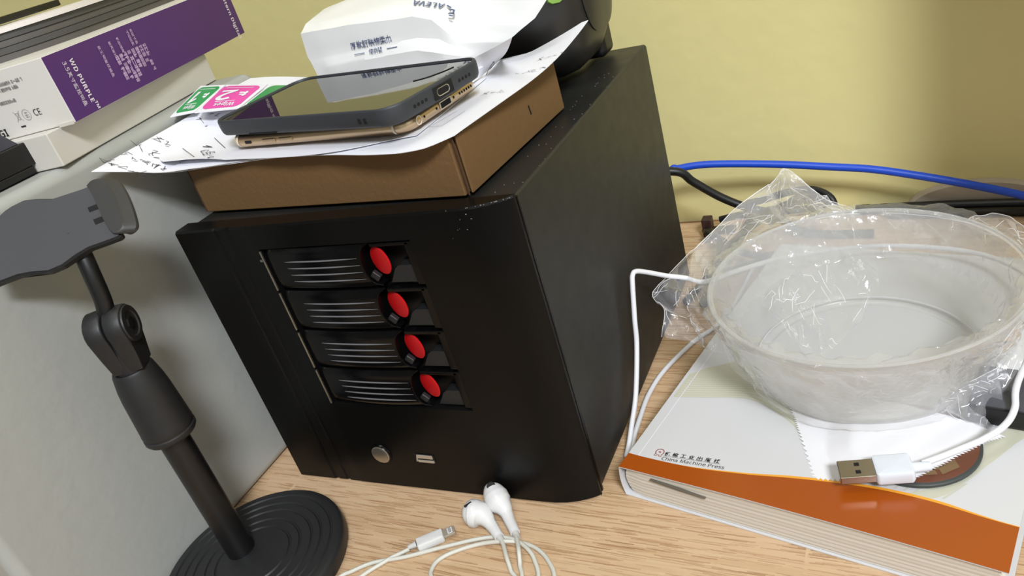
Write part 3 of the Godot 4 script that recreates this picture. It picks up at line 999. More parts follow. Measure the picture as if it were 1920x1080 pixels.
	film(m, [[Vector3(0.2887, 0.0625, -0.2768), Vector3(0.2936, 0.0671, -0.2853), Vector3(0.3033, 0.0732, -0.2923), Vector3(0.3223, 0.0505, -0.2955), Vector3(0.3370, 0.0393, -0.2925), Vector3(0.3517, 0.0379, -0.2822)],
		[Vector3(0.2953, 0.0592, -0.2510), Vector3(0.3028, 0.0618, -0.2533), Vector3(0.3119, 0.0624, -0.2567), Vector3(0.3262, 0.0568, -0.2568), Vector3(0.3390, 0.0554, -0.2532), Vector3(0.3535, 0.0536, -0.2505)],
		[Vector3(0.3098, 0.0610, -0.2253), Vector3(0.3152, 0.0622, -0.2255), Vector3(0.3238, 0.0623, -0.2282), Vector3(0.3323, 0.0616, -0.2316), Vector3(0.3423, 0.0603, -0.2358), Vector3(0.3549, 0.0580, -0.2408)]], 16, 26, 0.0030, 63)
	# right front lobe with folds
	film(m, [[Vector3(0.3835, 0.0461, -0.0738), Vector3(0.3960, 0.0474, -0.0758), Vector3(0.4107, 0.0470, -0.0792), Vector3(0.4255, 0.0489, -0.0909), Vector3(0.4398, 0.0562, -0.1095)],
		[Vector3(0.3832, 0.0370, -0.0682), Vector3(0.3970, 0.0398, -0.0677), Vector3(0.4127, 0.0417, -0.0706), Vector3(0.4271, 0.0434, -0.0779), Vector3(0.4391, 0.0488, -0.0913)],
		[Vector3(0.3841, 0.0233, -0.0629), Vector3(0.3978, 0.0258, -0.0611), Vector3(0.4135, 0.0286, -0.0632), Vector3(0.4278, 0.0312, -0.0696), Vector3(0.4368, 0.0361, -0.0768)],
		[Vector3(0.3850, 0.0123, -0.0595), Vector3(0.3987, 0.0109, -0.0565), Vector3(0.4095, 0.0077, -0.0532), Vector3(0.4215, 0.0103, -0.0584), Vector3(0.4307, 0.0118, -0.0636)]], 34, 40, 0.0042, 56)
	film(m, [[Vector3(0.3969, 0.0331, -0.0716), Vector3(0.4043, 0.0388, -0.0716), Vector3(0.4151, 0.0433, -0.0731), Vector3(0.4272, 0.0468, -0.0801)],
		[Vector3(0.3982, 0.0211, -0.0624), Vector3(0.4063, 0.0270, -0.0604), Vector3(0.4170, 0.0329, -0.0626), Vector3(0.4288, 0.0353, -0.0688)],
		[Vector3(0.4023, 0.0103, -0.0544), Vector3(0.4094, 0.0105, -0.0510), Vector3(0.4189, 0.0128, -0.0543), Vector3(0.4309, 0.0136, -0.0609)]], 22, 26, 0.0045, 57)
	# front skirt down to the cloth
	film(m, [[Vector3(0.2891, 0.0591, -0.0844), Vector3(0.3132, 0.0535, -0.0760), Vector3(0.3388, 0.0488, -0.0717), Vector3(0.3629, 0.0462, -0.0718), Vector3(0.3860, 0.0460, -0.0740)],
		[Vector3(0.2942, 0.0442, -0.0785), Vector3(0.3153, 0.0397, -0.0702), Vector3(0.3410, 0.0361, -0.0667), Vector3(0.3637, 0.0333, -0.0671), Vector3(0.3856, 0.0332, -0.0686)],
		[Vector3(0.3014, 0.0340, -0.0793), Vector3(0.3228, 0.0277, -0.0702), Vector3(0.3429, 0.0208, -0.0625), Vector3(0.3644, 0.0168, -0.0601), Vector3(0.3864, 0.0150, -0.0620)],
		[Vector3(0.3098, 0.0260, -0.0823), Vector3(0.3278, 0.0201, -0.0713), Vector3(0.3476, 0.0097, -0.0613), Vector3(0.3692, 0.0059, -0.0591), Vector3(0.3899, 0.0059, -0.0599)]], 30, 46, 0.0022, 58)
	# back right lobe
	film(m, [[Vector3(0.4204, 0.0368, -0.2617), Vector3(0.4278, 0.0362, -0.2699), Vector3(0.4377, 0.0338, -0.2745), Vector3(0.4488, 0.0295, -0.2748), Vector3(0.4610, 0.0216, -0.2709)],
		[Vector3(0.4212, 0.0394, -0.2505), Vector3(0.4286, 0.0387, -0.2547), Vector3(0.4395, 0.0354, -0.2555), Vector3(0.4499, 0.0294, -0.2503), Vector3(0.4593, 0.0238, -0.2448)],
		[Vector3(0.4245, 0.0448, -0.2360), Vector3(0.4319, 0.0426, -0.2340), Vector3(0.4406, 0.0391, -0.2293), Vector3(0.4487, 0.0355, -0.2215), Vector3(0.4567, 0.0299, -0.2137)]], 18, 26, 0.0056, 59)
	var b := put("film", m, M.bag, bagged, 55.0)
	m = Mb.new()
	for h in edge_glints: m.tube(h, [0.00020], 5)
	for h in crease_glints: m.tube(spline(h, 2), [0.00015], 4)
	put("film_glint", m, M.bag_glint, b)  # highlights along edges and folds, drawn as whitish lines

var edge_glints: Array = []
var crease_glints: Array = []

# crumpled film through a few rows of points
func film(m: Mb, rows: Array, nu: int, nv: int, amp: float, seed_: int) -> void:
	var nz := FastNoiseLite.new()
	nz.seed = seed_
	nz.noise_type = FastNoiseLite.TYPE_CELLULAR
	nz.cellular_return_type = FastNoiseLite.RETURN_DISTANCE2_SUB
	nz.frequency = 1.0
	var n2 := FastNoiseLite.new()
	n2.seed = seed_ + 7
	n2.frequency = 1.0
	var g: Array = []
	for i in nu + 1:
		var f: float = float(i) / nu * (rows.size() - 1)
		var k := mini(int(f), rows.size() - 2)
		var row: Array = []
		for j in nv + 1:
			var h: float = float(j) / nv * (rows[0].size() - 1)
			var q: int = mini(int(h), rows[0].size() - 2)
			var col: Array = []
			for r in [maxi(k - 1, 0), k, k + 1, mini(k + 2, rows.size() - 1)]:
				var R: Array = rows[r]
				col.append(R[q].cubic_interpolate(R[q + 1], R[maxi(q - 1, 0)], R[mini(q + 2, R.size() - 1)], h - q))
			row.append(col[1].cubic_interpolate(col[2], col[0], col[3], f - k))
		g.append(row)
	# flat facets between random ridges: offsets on a coarse lattice, linear in between
	var rng := RandomNumberGenerator.new()
	rng.seed = seed_
	var step := 4
	var cw := nv / step + 3
	var ch := nu / step + 3
	var off: Array = []
	for i in ch * cw: off.append(rng.randf_range(-1.0, 1.0))
	var out: Array = []
	for i in nu + 1:
		var row: Array = []
		for j in nv + 1:
			var du: Vector3 = g[mini(i + 1, nu)][j] - g[maxi(i - 1, 0)][j]
			var dv: Vector3 = g[i][mini(j + 1, nv)] - g[i][maxi(j - 1, 0)]
			var nn := du.cross(dv).normalized()
			var p: Vector3 = g[i][j]
			var wob := n2.get_noise_3dv(p * 45.0) * 1.6
			var fi := clampf((i + wob * 1.5) / step + 0.5, 0.0, ch - 1.01)
			var fj := clampf((j - wob * 1.5) / step + 0.5, 0.0, cw - 1.01)
			var a := int(fi)
			var b := int(fj)
			var x := fj - b
			var y := fi - a
			var o00: float = off[a * cw + b]
			var o01: float = off[a * cw + b + 1]
			var o10: float = off[(a + 1) * cw + b]
			var o11: float = off[(a + 1) * cw + b + 1]
			var d := o00 + x * (o01 - o00) + y * (o11 - o01) if x > y else o00 + y * (o10 - o00) + x * (o11 - o10)
			d += nz.get_noise_3dv(p * 110.0) * 0.25
			var e := minf(1.0, minf(minf(i, nu - i), minf(j, nv - j)) / 4.0 + 0.3)
			row.append(p + nn * d * amp * e)
		out.append(row)
	m.loft(out, false)
	edge_glints.append(out[0])
	# short lines at random, for the highlights along sharp folds
	for k in nu * nv / 34:
		var a := rng.randi_range(2, nu - 2)
		var b := rng.randi_range(2, nv - 2)
		var da := rng.randi_range(-1, 1)
		var db := rng.randi_range(-1, 1)
		if da == 0 and db == 0: db = 1
		var line: Array = []
		for q in rng.randi_range(3, 7):
			if a < 0 or b < 0 or a > nu or b > nv: break
			line.append(out[a][b])
			a += da
			b += db
			if rng.randf() < 0.3: da = clampi(da + rng.randi_range(-1, 1), -1, 1)
			if da == 0 and db == 0: db = 1
		if line.size() > 2: crease_glints.append(line)

# ---------------------------------------------------------------- phone stand
func phone_stand() -> void:
	var bc := Vector3(0.0278, 0, 0.0785)
	var pc := Vector3(0.0150, 0, 0.0752)
	var t := thing("phone_stand", "black desktop phone stand with round base and tilted cradle", "phone stand", bc)
	var m := Mb.new()
	var prof: Array = [Vector2(0.054, 0.0), Vector2(0.0565, 0.0012), Vector2(0.0575, 0.004), Vector2(0.0575, 0.0085), Vector2(0.0568, 0.0106), Vector2(0.0550, 0.0120)]
	for r in [0.0500, 0.0435, 0.0375, 0.0300, 0.0235]:
		prof.append(Vector2(r + 0.0010, 0.0120)); prof.append(Vector2(r + 0.0003, 0.0112)); prof.append(Vector2(r - 0.0003, 0.0112)); prof.append(Vector2(r - 0.0010, 0.0120))
	prof.append(Vector2(0.002, 0.0120))
	m.lathe(prof, at(bc), 90)
	put("base", m, M.stand, t)
	m = Mb.new()
	m.lathe([Vector2(0.0086, 0.0118), Vector2(0.0086, 0.120)], at(pc), 40)
	put("pole", m, M.stand_pole, t)
	# collar
	m = Mb.new()
	m.lathe([Vector2(0.0088, 0.1060), Vector2(0.0138, 0.1064), Vector2(0.0148, 0.1080), Vector2(0.0148, 0.1100), Vector2(0.0141, 0.1106), Vector2(0.0141, 0.1116), Vector2(0.0147, 0.1126), Vector2(0.0145, 0.1145), Vector2(0.0134, 0.137), Vector2(0.0128, 0.143), Vector2(0.0112, 0.1520), Vector2(0.0104, 0.1536), Vector2(0.0094, 0.1536), Vector2(0.0090, 0.1520)], at(pc + Vector3(0.001, 0, 0.0)), 44, false, false)
	put("collar", m, M.stand, t)
	# neck and hinge
	var hc := Vector3(0.0198, 0.1790, 0.0755)
	m = Mb.new()
	var lo := Vector3(0.0165, 0.142, 0.0752)
	m.tube(spline([lo, lo + Vector3(0.0006, 0.012, 0), Vector3(0.0185, 0.165, 0.0754), hc], 5), [0.0090, 0.0090, 0.0090, 0.0090, 0.0090, 0.0089, 0.0088, 0.0088, 0.0087, 0.0087, 0.0087, 0.0086, 0.0085, 0.0082, 0.0076, 0.0070], 26)
	put("neck", m, M.stand, t)
	var ax := Vector3(0.86, 0.0, -0.51).normalized()
	var hb := Basis(ax.cross(Vector3.UP).normalized(), ax, Vector3.UP).orthonormalized()
	for s in [-1.0, 1.0]:
		# cheek: round top running down into the neck
		m = Mb.new()
		var ch: Array = []
		for l in [[0.0014, -0.0050], [0.0003, -0.0040], [0.0, 0.0], [0.0003, 0.0040], [0.0014, 0.0050]]:
			var o: Array = []
			var r: float = 0.0113 - l[0]
			for i in 19:
				var an := deg_to_rad(-18.0 + 216.0 * i / 18.0)
				o.append(hc + ax * (0.0053 * s + l[1]) + hb.x * cos(an) * r + Vector3.UP * sin(an) * r)
			for q in [Vector2(-0.0090, -0.0130), Vector2(-0.0074, -0.0240), Vector2(0.0074, -0.0240), Vector2(0.0090, -0.0130)]:
				var k: float = 1.0 if absf(l[1]) < 0.0045 else 0.9
				o.append(hc + ax * ((0.0053 * s + l[1]) * (0.80 if q.y < -0.02 else 0.92)) + hb.x * q.x * k + Vector3.UP * q.y - Vector3(0.0006, 0, 0) * (-q.y / 0.024) * 2.0)
			ch.append(o)
		m.loft(ch)
		put("hinge_cheek", m, M.stand, t, 50.0)
		if s < 0: continue
		m = Mb.new()
		m.lathe([Vector2(0.0085, 0.0030), Vector2(0.0100, 0.0034), Vector2(0.0096, 0.0050), Vector2(0.0072, 0.0050), Vector2(0.0066, 0.0043)], at(hc + ax * 0.0062 * s, hb), 34)
		put("hinge_cup", m, M.stand, t)
	m = Mb.new()
	m.lathe([Vector2(0.0040, 0.0098), Vector2(0.0040, 0.0110), Vector2(0.0030, 0.0114)], at(hc, hb), 6)
	put("hinge_screw", m, M.stand_pole, t)
	# bent arm up to the cradle
	var top := Vector3(0.0170, 0.2300, 0.0655)
	m = Mb.new()
	m.tube(spline([hc + Vector3(0, 0.004, 0), hc + Vector3(0.0026, 0.0150, -0.002), Vector3(0.0228, 0.2090, 0.0715), Vector3(0.0205, 0.2210, 0.0685), top], 6), [0.0044], 20)
	put("arm", m, M.stand_pole, t)
	# cradle
	var xf: Transform3D = Transform3D(Vector3(0.8944, 0.0000, -0.4472), Vector3(-0.3162, 0.7071, -0.6325), Vector3(0.3162, 0.7071, 0.6325), Vector3(0.0170, 0.2319, 0.0698))
	var outline: Array = [Vector2(-0.0343, 0.0208), Vector2(-0.0313, 0.0226), Vector2(-0.0279, 0.0239), Vector2(-0.0215, 0.0252), Vector2(-0.0151, 0.0240), Vector2(-0.0058, 0.0214), Vector2(0.0010, 0.0215), Vector2(0.0098, 0.0219), Vector2(0.0166, 0.0225), Vector2(0.0287, -0.0084), Vector2(0.0278, -0.0090), Vector2(0.0195, -0.0097), Vector2(0.0120, -0.0102), Vector2(0.0052, -0.0122), Vector2(-0.0024, -0.0155), Vector2(-0.0097, -0.0165), Vector2(-0.0182, -0.0147), Vector2(-0.0262, -0.0139), Vector2(-0.0355, -0.0147), Vector2(-0.0419, -0.0155), Vector2(-0.0437, 0.0039), Vector2(-0.0419, 0.0167), Vector2(-0.0374, 0.0187)]
	var cr := Node3D.new()
	cr.name = numbered(t, "cradle")
	t.add_child(cr)
	m = Mb.new()
	var big := Geometry2D.offset_polygon(PackedVector2Array(outline), 0.0008)[0]
	m.prism(Array(big), xf, -0.0042, -0.0012)
	put("cradle_back", m, M.stand, cr)
	m = Mb.new()
	m.prism(outline, xf, -0.0011, 0.0)
	put("cradle_pad", m, M.stand_pad, cr)
	var slots := [[Vector2(0.0135, 0.0109), Vector2(0.0190, 0.0115), Vector2(0.0202, 0.0085), Vector2(0.0144, 0.0081)], [Vector2(0.0160, 0.0035), Vector2(0.0217, 0.0041), Vector2(0.0226, 0.0010), Vector2(0.0171, 0.0004)]]
	for s in slots:
		m = Mb.new()
		m.prism(s, xf, -0.0008, 0.00015)
		put("slot", m, M.dark_hole, cr)
	# raised end clip with rounded outline
	var clip: Array = spline([Vector2(0.0146, 0.0225), Vector2(0.0167, 0.0243), Vector2(0.0194, 0.0248), Vector2(0.0223, 0.0240), Vector2(0.0253, 0.0217), Vector2(0.0285, 0.0147), Vector2(0.0310, 0.0063), Vector2(0.0326, -0.0020), Vector2(0.0326, -0.0060), Vector2(0.0304, -0.0080), Vector2(0.0278, -0.0083), Vector2(0.0257, -0.0066), Vector2(0.0230, -0.0007), Vector2(0.0200, 0.0084), Vector2(0.0171, 0.0172), Vector2(0.0146, 0.0225)], 4)
	clip.pop_back()
	m = Mb.new()
	var ctr := Vector2.ZERO
	for p in clip: ctr += p / clip.size()
	var bx: Array = []
	for l in [[0.0, -0.0034, 0.0050], [0.0, -0.0016, 0.0046], [0.0, 0.0010, 0.0006], [0.0002, 0.0016, 0.0], [0.0006, 0.0019, 0.0]]:
		var o: Array = []
		for p in clip:
			var q: Vector2 = ctr + (p - ctr) * (1.0 - l[0] / 0.010)
			o.append(xf * Vector3(q.x + l[2], q.y, l[1]))
		bx.append(o)
	m.loft(bx)
	put("end_clip", m, M.clip_grey, cr, 35.0)

# ---------------------------------------------------------------- boxes on the storage unit
func boxes() -> void:
	# thin white carton
	var c0 := Vector3(-0.0287, 0.2520, 0.0217)
	var d := Vector3(-0.188, 0, -0.982).normalized()
	var l := Vector3(-0.982, 0, 0.188).normalized()
	var b := Basis(-l, Vector3.UP, -d)
	var m := Mb.new()
	var ctr := c0 + d * 0.0815 + l * 0.06 + Vector3(0, 0.0097, 0)
	m.box(Vector3(0.12, 0.0194, 0.163), 0.0008, at(ctr, b), 2)
	var t := thing("white_carton", "thin plain white carton under the purple box", "box", ctr - Vector3(0, 0.0097, 0))
	put("carton_body", m, M.white_card, t)
	# purple drive box
	var yb := 0.2716
	var p0 := Vector3(-0.0187, yb, 0.0085)
	d = Vector3(-0.2497, 0, -0.968).normalized()
	l = Vector3(-0.968, 0, 0.2497).normalized()
	b = Basis(-l, Vector3.UP, -d)
	var L := 0.213
	var H := 0.0368
	var W := 0.145
	ctr = p0 + d * L * 0.5 + l * W * 0.5 + Vector3(0, H * 0.5, 0)
	t = thing("drive_box", "purple and white hard drive carton lettered along its side, on the white carton", "box", ctr - Vector3(0, H * 0.5, 0))
	m = Mb.new()
	m.box(Vector3(W, H, L), 0.0007, at(ctr, b), 2)
	put("carton_body", m, M.label_white, t)
	m = Mb.new()
	m.box(Vector3(0.0006, H - 0.0006, L - 0.0004), 0.0002, at(ctr - l * (W * 0.5 + 0.0001), b), 1)
	var side := put("purple_side", m, M.purple, t)
	m = Mb.new()
	m.box(Vector3(W - 0.002, 0.0005, L - 0.02), 0.0002, at(ctr + Vector3(0, H * 0.5 + 0.0002, 0) + d * 0.004, b), 1)
	put("lid", m, M.white_card, t)
	m = Mb.new()
	m.box(Vector3(0.010, 0.0022, 0.0011), 0.0003, at(p0 + l * 0.006 + Vector3(0, 0.0006, 0) - d * 0.0004, b), 1)
	put("tuck_tab", m, M.white_card, t)
	# lettering, read downwards: reading direction is down, tops of letters towards the wall
	var o := p0 + Vector3(0, H, 0) - l * 0.0005
	var f := page(o, Vector3.DOWN, d, 0.0002)
	m = Mb.new()
	latin(m, "WD PURPLE", Vector2(0.0060, 0.0180), 0.0033, f, true, 1.0)
	latin(m, "TM", Vector2(0.0312, 0.0206), 0.0011, f, true)
	cjk(m, "英寸监控硬盘", Vector2(0.0118, 0.0118), 0.0030, 0.0033, f, 0.085)
	latin(m, "3.5", Vector2(0.0060, 0.0119), 0.0029, f)
	latin(m, "Western Digital", Vector2(0.0005, L - 0.0135), 0.0040, f, true, 0.92)
	put("lettering", m, M.print_white, side)
	m = Mb.new()
	var rng := RandomNumberGenerator.new()
	rng.seed = 9
	var x0 := 0.030
	cjk(m, "业厂寸盘", Vector2(0.0035, 0.0800), 0.0022, 0.0024, f, 0.14)
	cjk(m, "寸  监", Vector2(0.0035, 0.0760), 0.0022, 0.0024, f, 0.14)
	cjk(m, "机出控版", Vector2(0.0050, 0.0640), 0.0022, 0.0024, f, 0.14)
	cjk(m, "械英版社", Vector2(0.0055, 0.0555), 0.0022, 0.0024, f, 0.14)
	cjk(m, "业工硬版社械盘", Vector2(0.0055, 0.0450), 0.0024, 0.0027, f, 0.14)
	for k in 8:
		small_print(m, rng, Vector2(0.0145, 0.0555 + k * 0.0043), [0.0145, 0.0140, 0.0165, 0.0160, 0.0115, 0.0110, 0.0105, 0.0075][k], 0.0028, f)
	small_print(m, rng, Vector2(0.0245, 0.0850), 0.006, 0.0024, f)
	put("fine_print", m, M.print_lilac, side)
	# white end face
	o = p0 - d * 0.0002 + Vector3(0, 0, 0)
	var g := page(o + l * W, -l, Vector3.UP, 0.0002)
	m = Mb.new()
	latin(m, "CE", Vector2(W - 0.0225, 0.0090), 0.0034, g)
	stroke(m, Vector2(W - 0.0345, 0.0052), Vector2(W - 0.0318, 0.0052), 0.0008, g)
	latin(m, "DIGI", Vector2(W - 0.058, 0.0022), 0.0042, g, true)
	put("lettering", m, M.print_black, t)
	m = Mb.new()
	small_print(m, rng, Vector2(W - 0.075, 0.0285), 0.057, 0.0016, g)
	small_print(m, rng, Vector2(W - 0.075, 0.0255), 0.052, 0.0016, g)
	small_print(m, rng, Vector2(W - 0.075, 0.0190), 0.045, 0.0016, g)
	for i in 24:
		var a := TAU * i / 24
		var a2 := TAU * (i + 1) / 24
		stroke(m, Vector2(W - 0.0272 + cos(a) * 0.0026, 0.0108 + sin(a) * 0.0030), Vector2(W - 0.0272 + cos(a2) * 0.0026, 0.0108 + sin(a2) * 0.0030), 0.0002, g)
	for q in [[-0.001, 0.0012, 0.001, 0.0012], [-0.0012, -0.0002, 0.0012, -0.0002], [0, 0.0018, -0.0004, -0.0016], [-0.0010, -0.0012, 0.0012, -0.0014]]:
		stroke(m, Vector2(W - 0.0272 + q[0], 0.0108 + q[1]), Vector2(W - 0.0272 + q[2], 0.0108 + q[3]), 0.00025, g)
	for q in [[-0.002, 0.0034, 0.002, -0.0024], [0.002, 0.0034, -0.002, -0.0024], [-0.0012, 0.0022, 0.0012, 0.0022], [-0.0012, 0.0022, -0.0007, -0.0014], [0.0012, 0.0022, 0.0007, -0.0014], [-0.0007, -0.0014, 0.0007, -0.0014]]:
		stroke(m, Vector2(W - 0.0330 + q[0], 0.0106 + q[1]), Vector2(W - 0.0330 + q[2], 0.0106 + q[3]), 0.00022, g)
	put("fine_print", m, M.print_pale, t)
	# catalogue with a curved, layered edge on the purple box
	var yt := yb + H + 0.0005
	t = thing("catalogue", "thick catalogue with curved layered grey page edges and white top, on the purple box", "catalogue", Vector3(-0.14, yt, -0.05))
	for k in 5:
		m = Mb.new()
		var poly: Array = []
		var sh := 0.0010 * sin(k * 2.1)
		var lay_top := yt + 0.0038 * (k + 1) - (0.0 if k < 4 else 0.0006)
		for q in spline([Vector2(-0.125, 0.010), Vector2(-0.098, -0.010), Vector2(-0.081, -0.030), Vector2(-0.074, -0.060), Vector2(-0.080, -0.100), Vector2(-0.092, -0.150), Vector2(-0.100, -0.175)], 4):
			poly.append(Vector2(q.x + sh + (0.0012 if k == 4 else 0.0), -q.y))
		poly.append(Vector2(-0.38, 0.160)); poly.append(Vector2(-0.38, -0.01))
		m.prism(poly, Transform3D(Vector3.RIGHT, Vector3.FORWARD, Vector3.UP, Vector3.ZERO), yt + 0.0038 * k, lay_top - 0.0003)
		put("page_block" if k < 4 else "cover", m, M.mag_top if k == 4 else [M.mag_side, M.mag_side2][k % 2], t)
	m = Mb.new()
	m.box(Vector3(0.07, 0.005, 0.09), 0.001, at(Vector3(-0.270, yt + 0.0218, -0.14), Basis(Vector3.UP, 0.3)), 2)
	t = thing("black_folder", "black flat object on top of the catalogue at the upper left", "folder", Vector3(-0.270, yt + 0.0193, -0.14))
	put("folder_body", m, M.black, t)
	# black device in front of the white carton
	t = thing("black_device", "black device with dark navy top beside the white carton's front end", "electronic device", Vector3(-0.085, 0.2525, 0.085))
	m = Mb.new()
	m.box(Vector3(0.07, 0.0045, 0.128), 0.0010, at(Vector3(-0.0812, 0.2547, 0.0905)), 2)
	put("lower_shell", m, M.black, t)
	m = Mb.new()
	m.box(Vector3(0.078, 0.0130, 0.132), 0.0008, at(Vector3(-0.0848, 0.2634, 0.0880)), 2)
	put("upper_shell", m, M.black, t)
	m = Mb.new()
	var pa := Vector3(-0.0475, 0.2702, 0.0275)
	var pb := Vector3(-0.0625, 0.2768, 0.0250)
	var rws: Array = []
	for i in 7:
		var r: Array = []
		for j in 5: r.append(pa.lerp(pb, j / 4.0) + Vector3(0, 0, 0.118 * i / 6.0))
		rws.append(r)
	m.sheet(rws, 0.0018)
	put("screen", m, M.navy, t).set_meta("label", "dark navy tilted panel")

# ---------------------------------------------------------------- kraft carton and papers
func carton_and_papers() -> void:
	var fl := Vector3(0.0042, 0.1959, -0.0262)
	var fr := Vector3(0.1997, 0.1959, -0.0138)
	var u := (fr - fl).normalized()
	var v := Vector3(u.z, 0, -u.x)
	var b := Basis(u, Vector3.UP, -v)
	var H := 0.0305
	var W := (fr - fl).length()
	var D := 0.118
	var ctr := (fl + fr) * 0.5 + v * D * 0.5 + Vector3(0, H * 0.5 + 0.0002, 0)
	var t := thing("cardboard_box", "flat brown cardboard box lying on the black case under the papers", "box", ctr - Vector3(0, H * 0.5, 0))
	var m := Mb.new()
	m.box(Vector3(W - 0.003, H, D), 0.0008, at(ctr - u * 0.0015, b), 2)
	put("box_body", m, M.kraft, t)
	m = Mb.new()
	m.box(Vector3(0.0013, H - 0.0006, D - 0.0030), 0.0005, at(ctr + u * (W * 0.5 - 0.0007) + v * 0.0015, b), 2)
	var fp := put("side_flap", m, M.kraft, t)
	m = Mb.new()
	m.box(Vector3(0.0009, H * 0.98, 0.0007), 0.0002, at(ctr + u * (W * 0.5 - 0.0012) - v * (D * 0.5 - 0.0008), b), 1)
	put("flap_gap", m, M.kraft_edge, t)
	m = Mb.new()
	m.box(Vector3(0.0008, H * 0.97, 0.0008), 0.0002, at(ctr - u * (W * 0.5 - 0.0001) - v * (D * 0.5 - 0.0001), b), 1)
	put("flap_gap", m, M.kraft_edge, t)
	m = Mb.new()
	m.box(Vector3(0.0004, 0.0055, 0.0012), 0.0002, at(ctr + u * (W * 0.5 + 0.0001) + v * 0.018 + Vector3(0, -0.0005, 0), b * Basis(Vector3.RIGHT, 0.15)), 1)
	put("notch", m, M.dark_hole, fp)
	var y0 := 0.2270
	var rng := RandomNumberGenerator.new()
	rng.seed = 21
	# lowest sheet: right side flat on the box, left side leaning up on the storage unit
	var prof1 := [Vector2(-0.0260, 0.2446), Vector2(-0.0245, 0.2437), Vector2(-0.0165, 0.2398), Vector2(-0.0085, 0.2358), Vector2(0.0025, 0.2307), Vector2(0.012, 0.2283), Vector2(0.022, 0.2274), Vector2(0.05, 0.2273), Vector2(0.2, 0.2273)]
	var prof1b := [Vector2(-0.026, 0.2492), Vector2(-0.0215, 0.2486), Vector2(-0.005, 0.2450), Vector2(0.0115, 0.2400), Vector2(0.025, 0.2350), Vector2(0.038, 0.2288), Vector2(0.055, 0.2275), Vector2(0.2, 0.2273)]
	var h1 := func(x: float, z: float) -> float:
		var front := y0 + (curve_y(prof1, x) - y0) * (1.0 + 0.20 * clampf((0.012 - z) / 0.12, 0.0, 1.0))
		return lerpf(front, maxf(front, curve_y(prof1b, x)), smoothstep(-0.06, -0.125, z))
	t = sheet_thing("paper_sheet", "lowest handwritten paper sheet, its left corner leaning on the grey storage unit", [Vector2(-0.0245, 0.0), Vector2(0.105, 0.0), Vector2(0.110, -0.185), Vector2(-0.0232, -0.1345)], h1, [Vector2(-0.0245, 0.0115), Vector2(-0.0165, 0.0050), Vector2(-0.0085, -0.0015), Vector2(0.0025, -0.0095), Vector2(0.02, -0.017), Vector2(0.06, -0.0188), Vector2(0.105, -0.0185)])
	m = Mb.new()
	var w1 := func(p: Vector2) -> Vector3:
		var x := -0.0225 + p.x
		var z := 0.0 - p.y
		return Vector3(x, h1.call(x, z) + 0.0004, z)
	# written upside down as seen from here: lines run towards -x
	var wf := func(p: Vector2) -> Vector3: return w1.call(Vector2(0.036 - p.x, 0.092 - p.y))
	for q in [[0.002, 0.020, 5], [0.004, 0.030, 3], [0.003, 0.041, 3], [0.006, 0.066, 6], [0.009, 0.076, 5], [0.013, 0.0865, 5], [0.012, 0.053, 4], [0.0, 0.010, 5]]:
		scrawl(m, rng, Vector2(q[0], q[1]), q[2], 0.0056, wf, 0.0003)
	stroke(m, Vector2(0.012, 0.066), Vector2(0.016, 0.074), 0.0003, wf)
	stroke(m, Vector2(0.017, 0.086), Vector2(0.020, 0.094), 0.0003, wf)
	put("pen_lettering", m, M.ink, t).set_meta("kind", "stuff")
	# middle sheet over the whole box
	var prof2 := [Vector2(-0.01, 0.0090), Vector2(0.0035, 0.0044), Vector2(0.0215, 0.0018), Vector2(0.04, 0.0011), Vector2(0.2, 0.0011)]
	var h2 := func(x: float, z: float) -> float:
		var front := clampf((z + 0.0165) / 0.016, 0.0, 1.0)
		var droop := clampf((x - 0.10) / 0.05, 0.0, 1.0)
		var right := clampf((x - 0.185) / 0.035, 0.0, 1.0)
		var back := clampf((-0.075 - z) / 0.083, 0.0, 1.0)
		return y0 + curve_y(prof2, x) - front * front * 0.0022 * droop + back * back * right * 0.0105
	t = sheet_thing("paper_sheet", "middle paper sheet whose front edge hangs over the cardboard box", [Vector2(0.0035, 0.0), Vector2(0.2015, 0.0), Vector2(0.2235, -0.158), Vector2(0.030, -0.115)], h2, [Vector2(0.0035, -0.0082), Vector2(0.0215, -0.0155), Vector2(0.0687, -0.0185), Vector2(0.1203, -0.0112), Vector2(0.1675, -0.0035), Vector2(0.1875, -0.0038), Vector2(0.196, -0.0080), Vector2(0.2015, -0.0135)])
	m = Mb.new()
	var f2 := func(p: Vector2) -> Vector3: return Vector3(p.x, h2.call(p.x, p.y) + 0.0004, p.y)
	scrawl(m, rng, Vector2(0.188, -0.076), 3, 0.005, f2, 0.00025)
	scrawl(m, rng, Vector2(0.196, -0.105), 4, 0.0045, f2, 0.00025)
	scrawl(m, rng, Vector2(0.203, -0.122), 4, 0.0042, f2, 0.00025)
	stroke(m, Vector2(0.178, -0.03), Vector2(0.184, -0.05), 0.0002, f2)
	stroke(m, Vector2(0.186, -0.029), Vector2(0.190, -0.048), 0.0002, f2)
	stroke(m, Vector2(0.178, -0.03), Vector2(0.186, -0.029), 0.0002, f2)
	put("pen_lettering", m, M.ink, t).set_meta("kind", "stuff")
	# upper folded sheet
	var prof3 := [Vector2(-0.02, 0.0092), Vector2(-0.0065, 0.0088), Vector2(0.0003, 0.0082), Vector2(0.0272, 0.0056), Vector2(0.0462, 0.0033), Vector2(0.09, 0.0022), Vector2(0.19, 0.0022)]
	var h3 := func(x: float, z: float) -> float:
		var lift := clampf((z + 0.045) / 0.026, 0.0, 1.0)
		var low := maxf(h1.call(x, z) - y0 + 0.0009, maxf(curve_y(prof2, maxf(x, 0.0)) + 0.0008, 0.0018) if x > 0.0 else 0.0)
		return y0 + maxf(low, lerpf(low, curve_y(prof3, x), lift * lift))
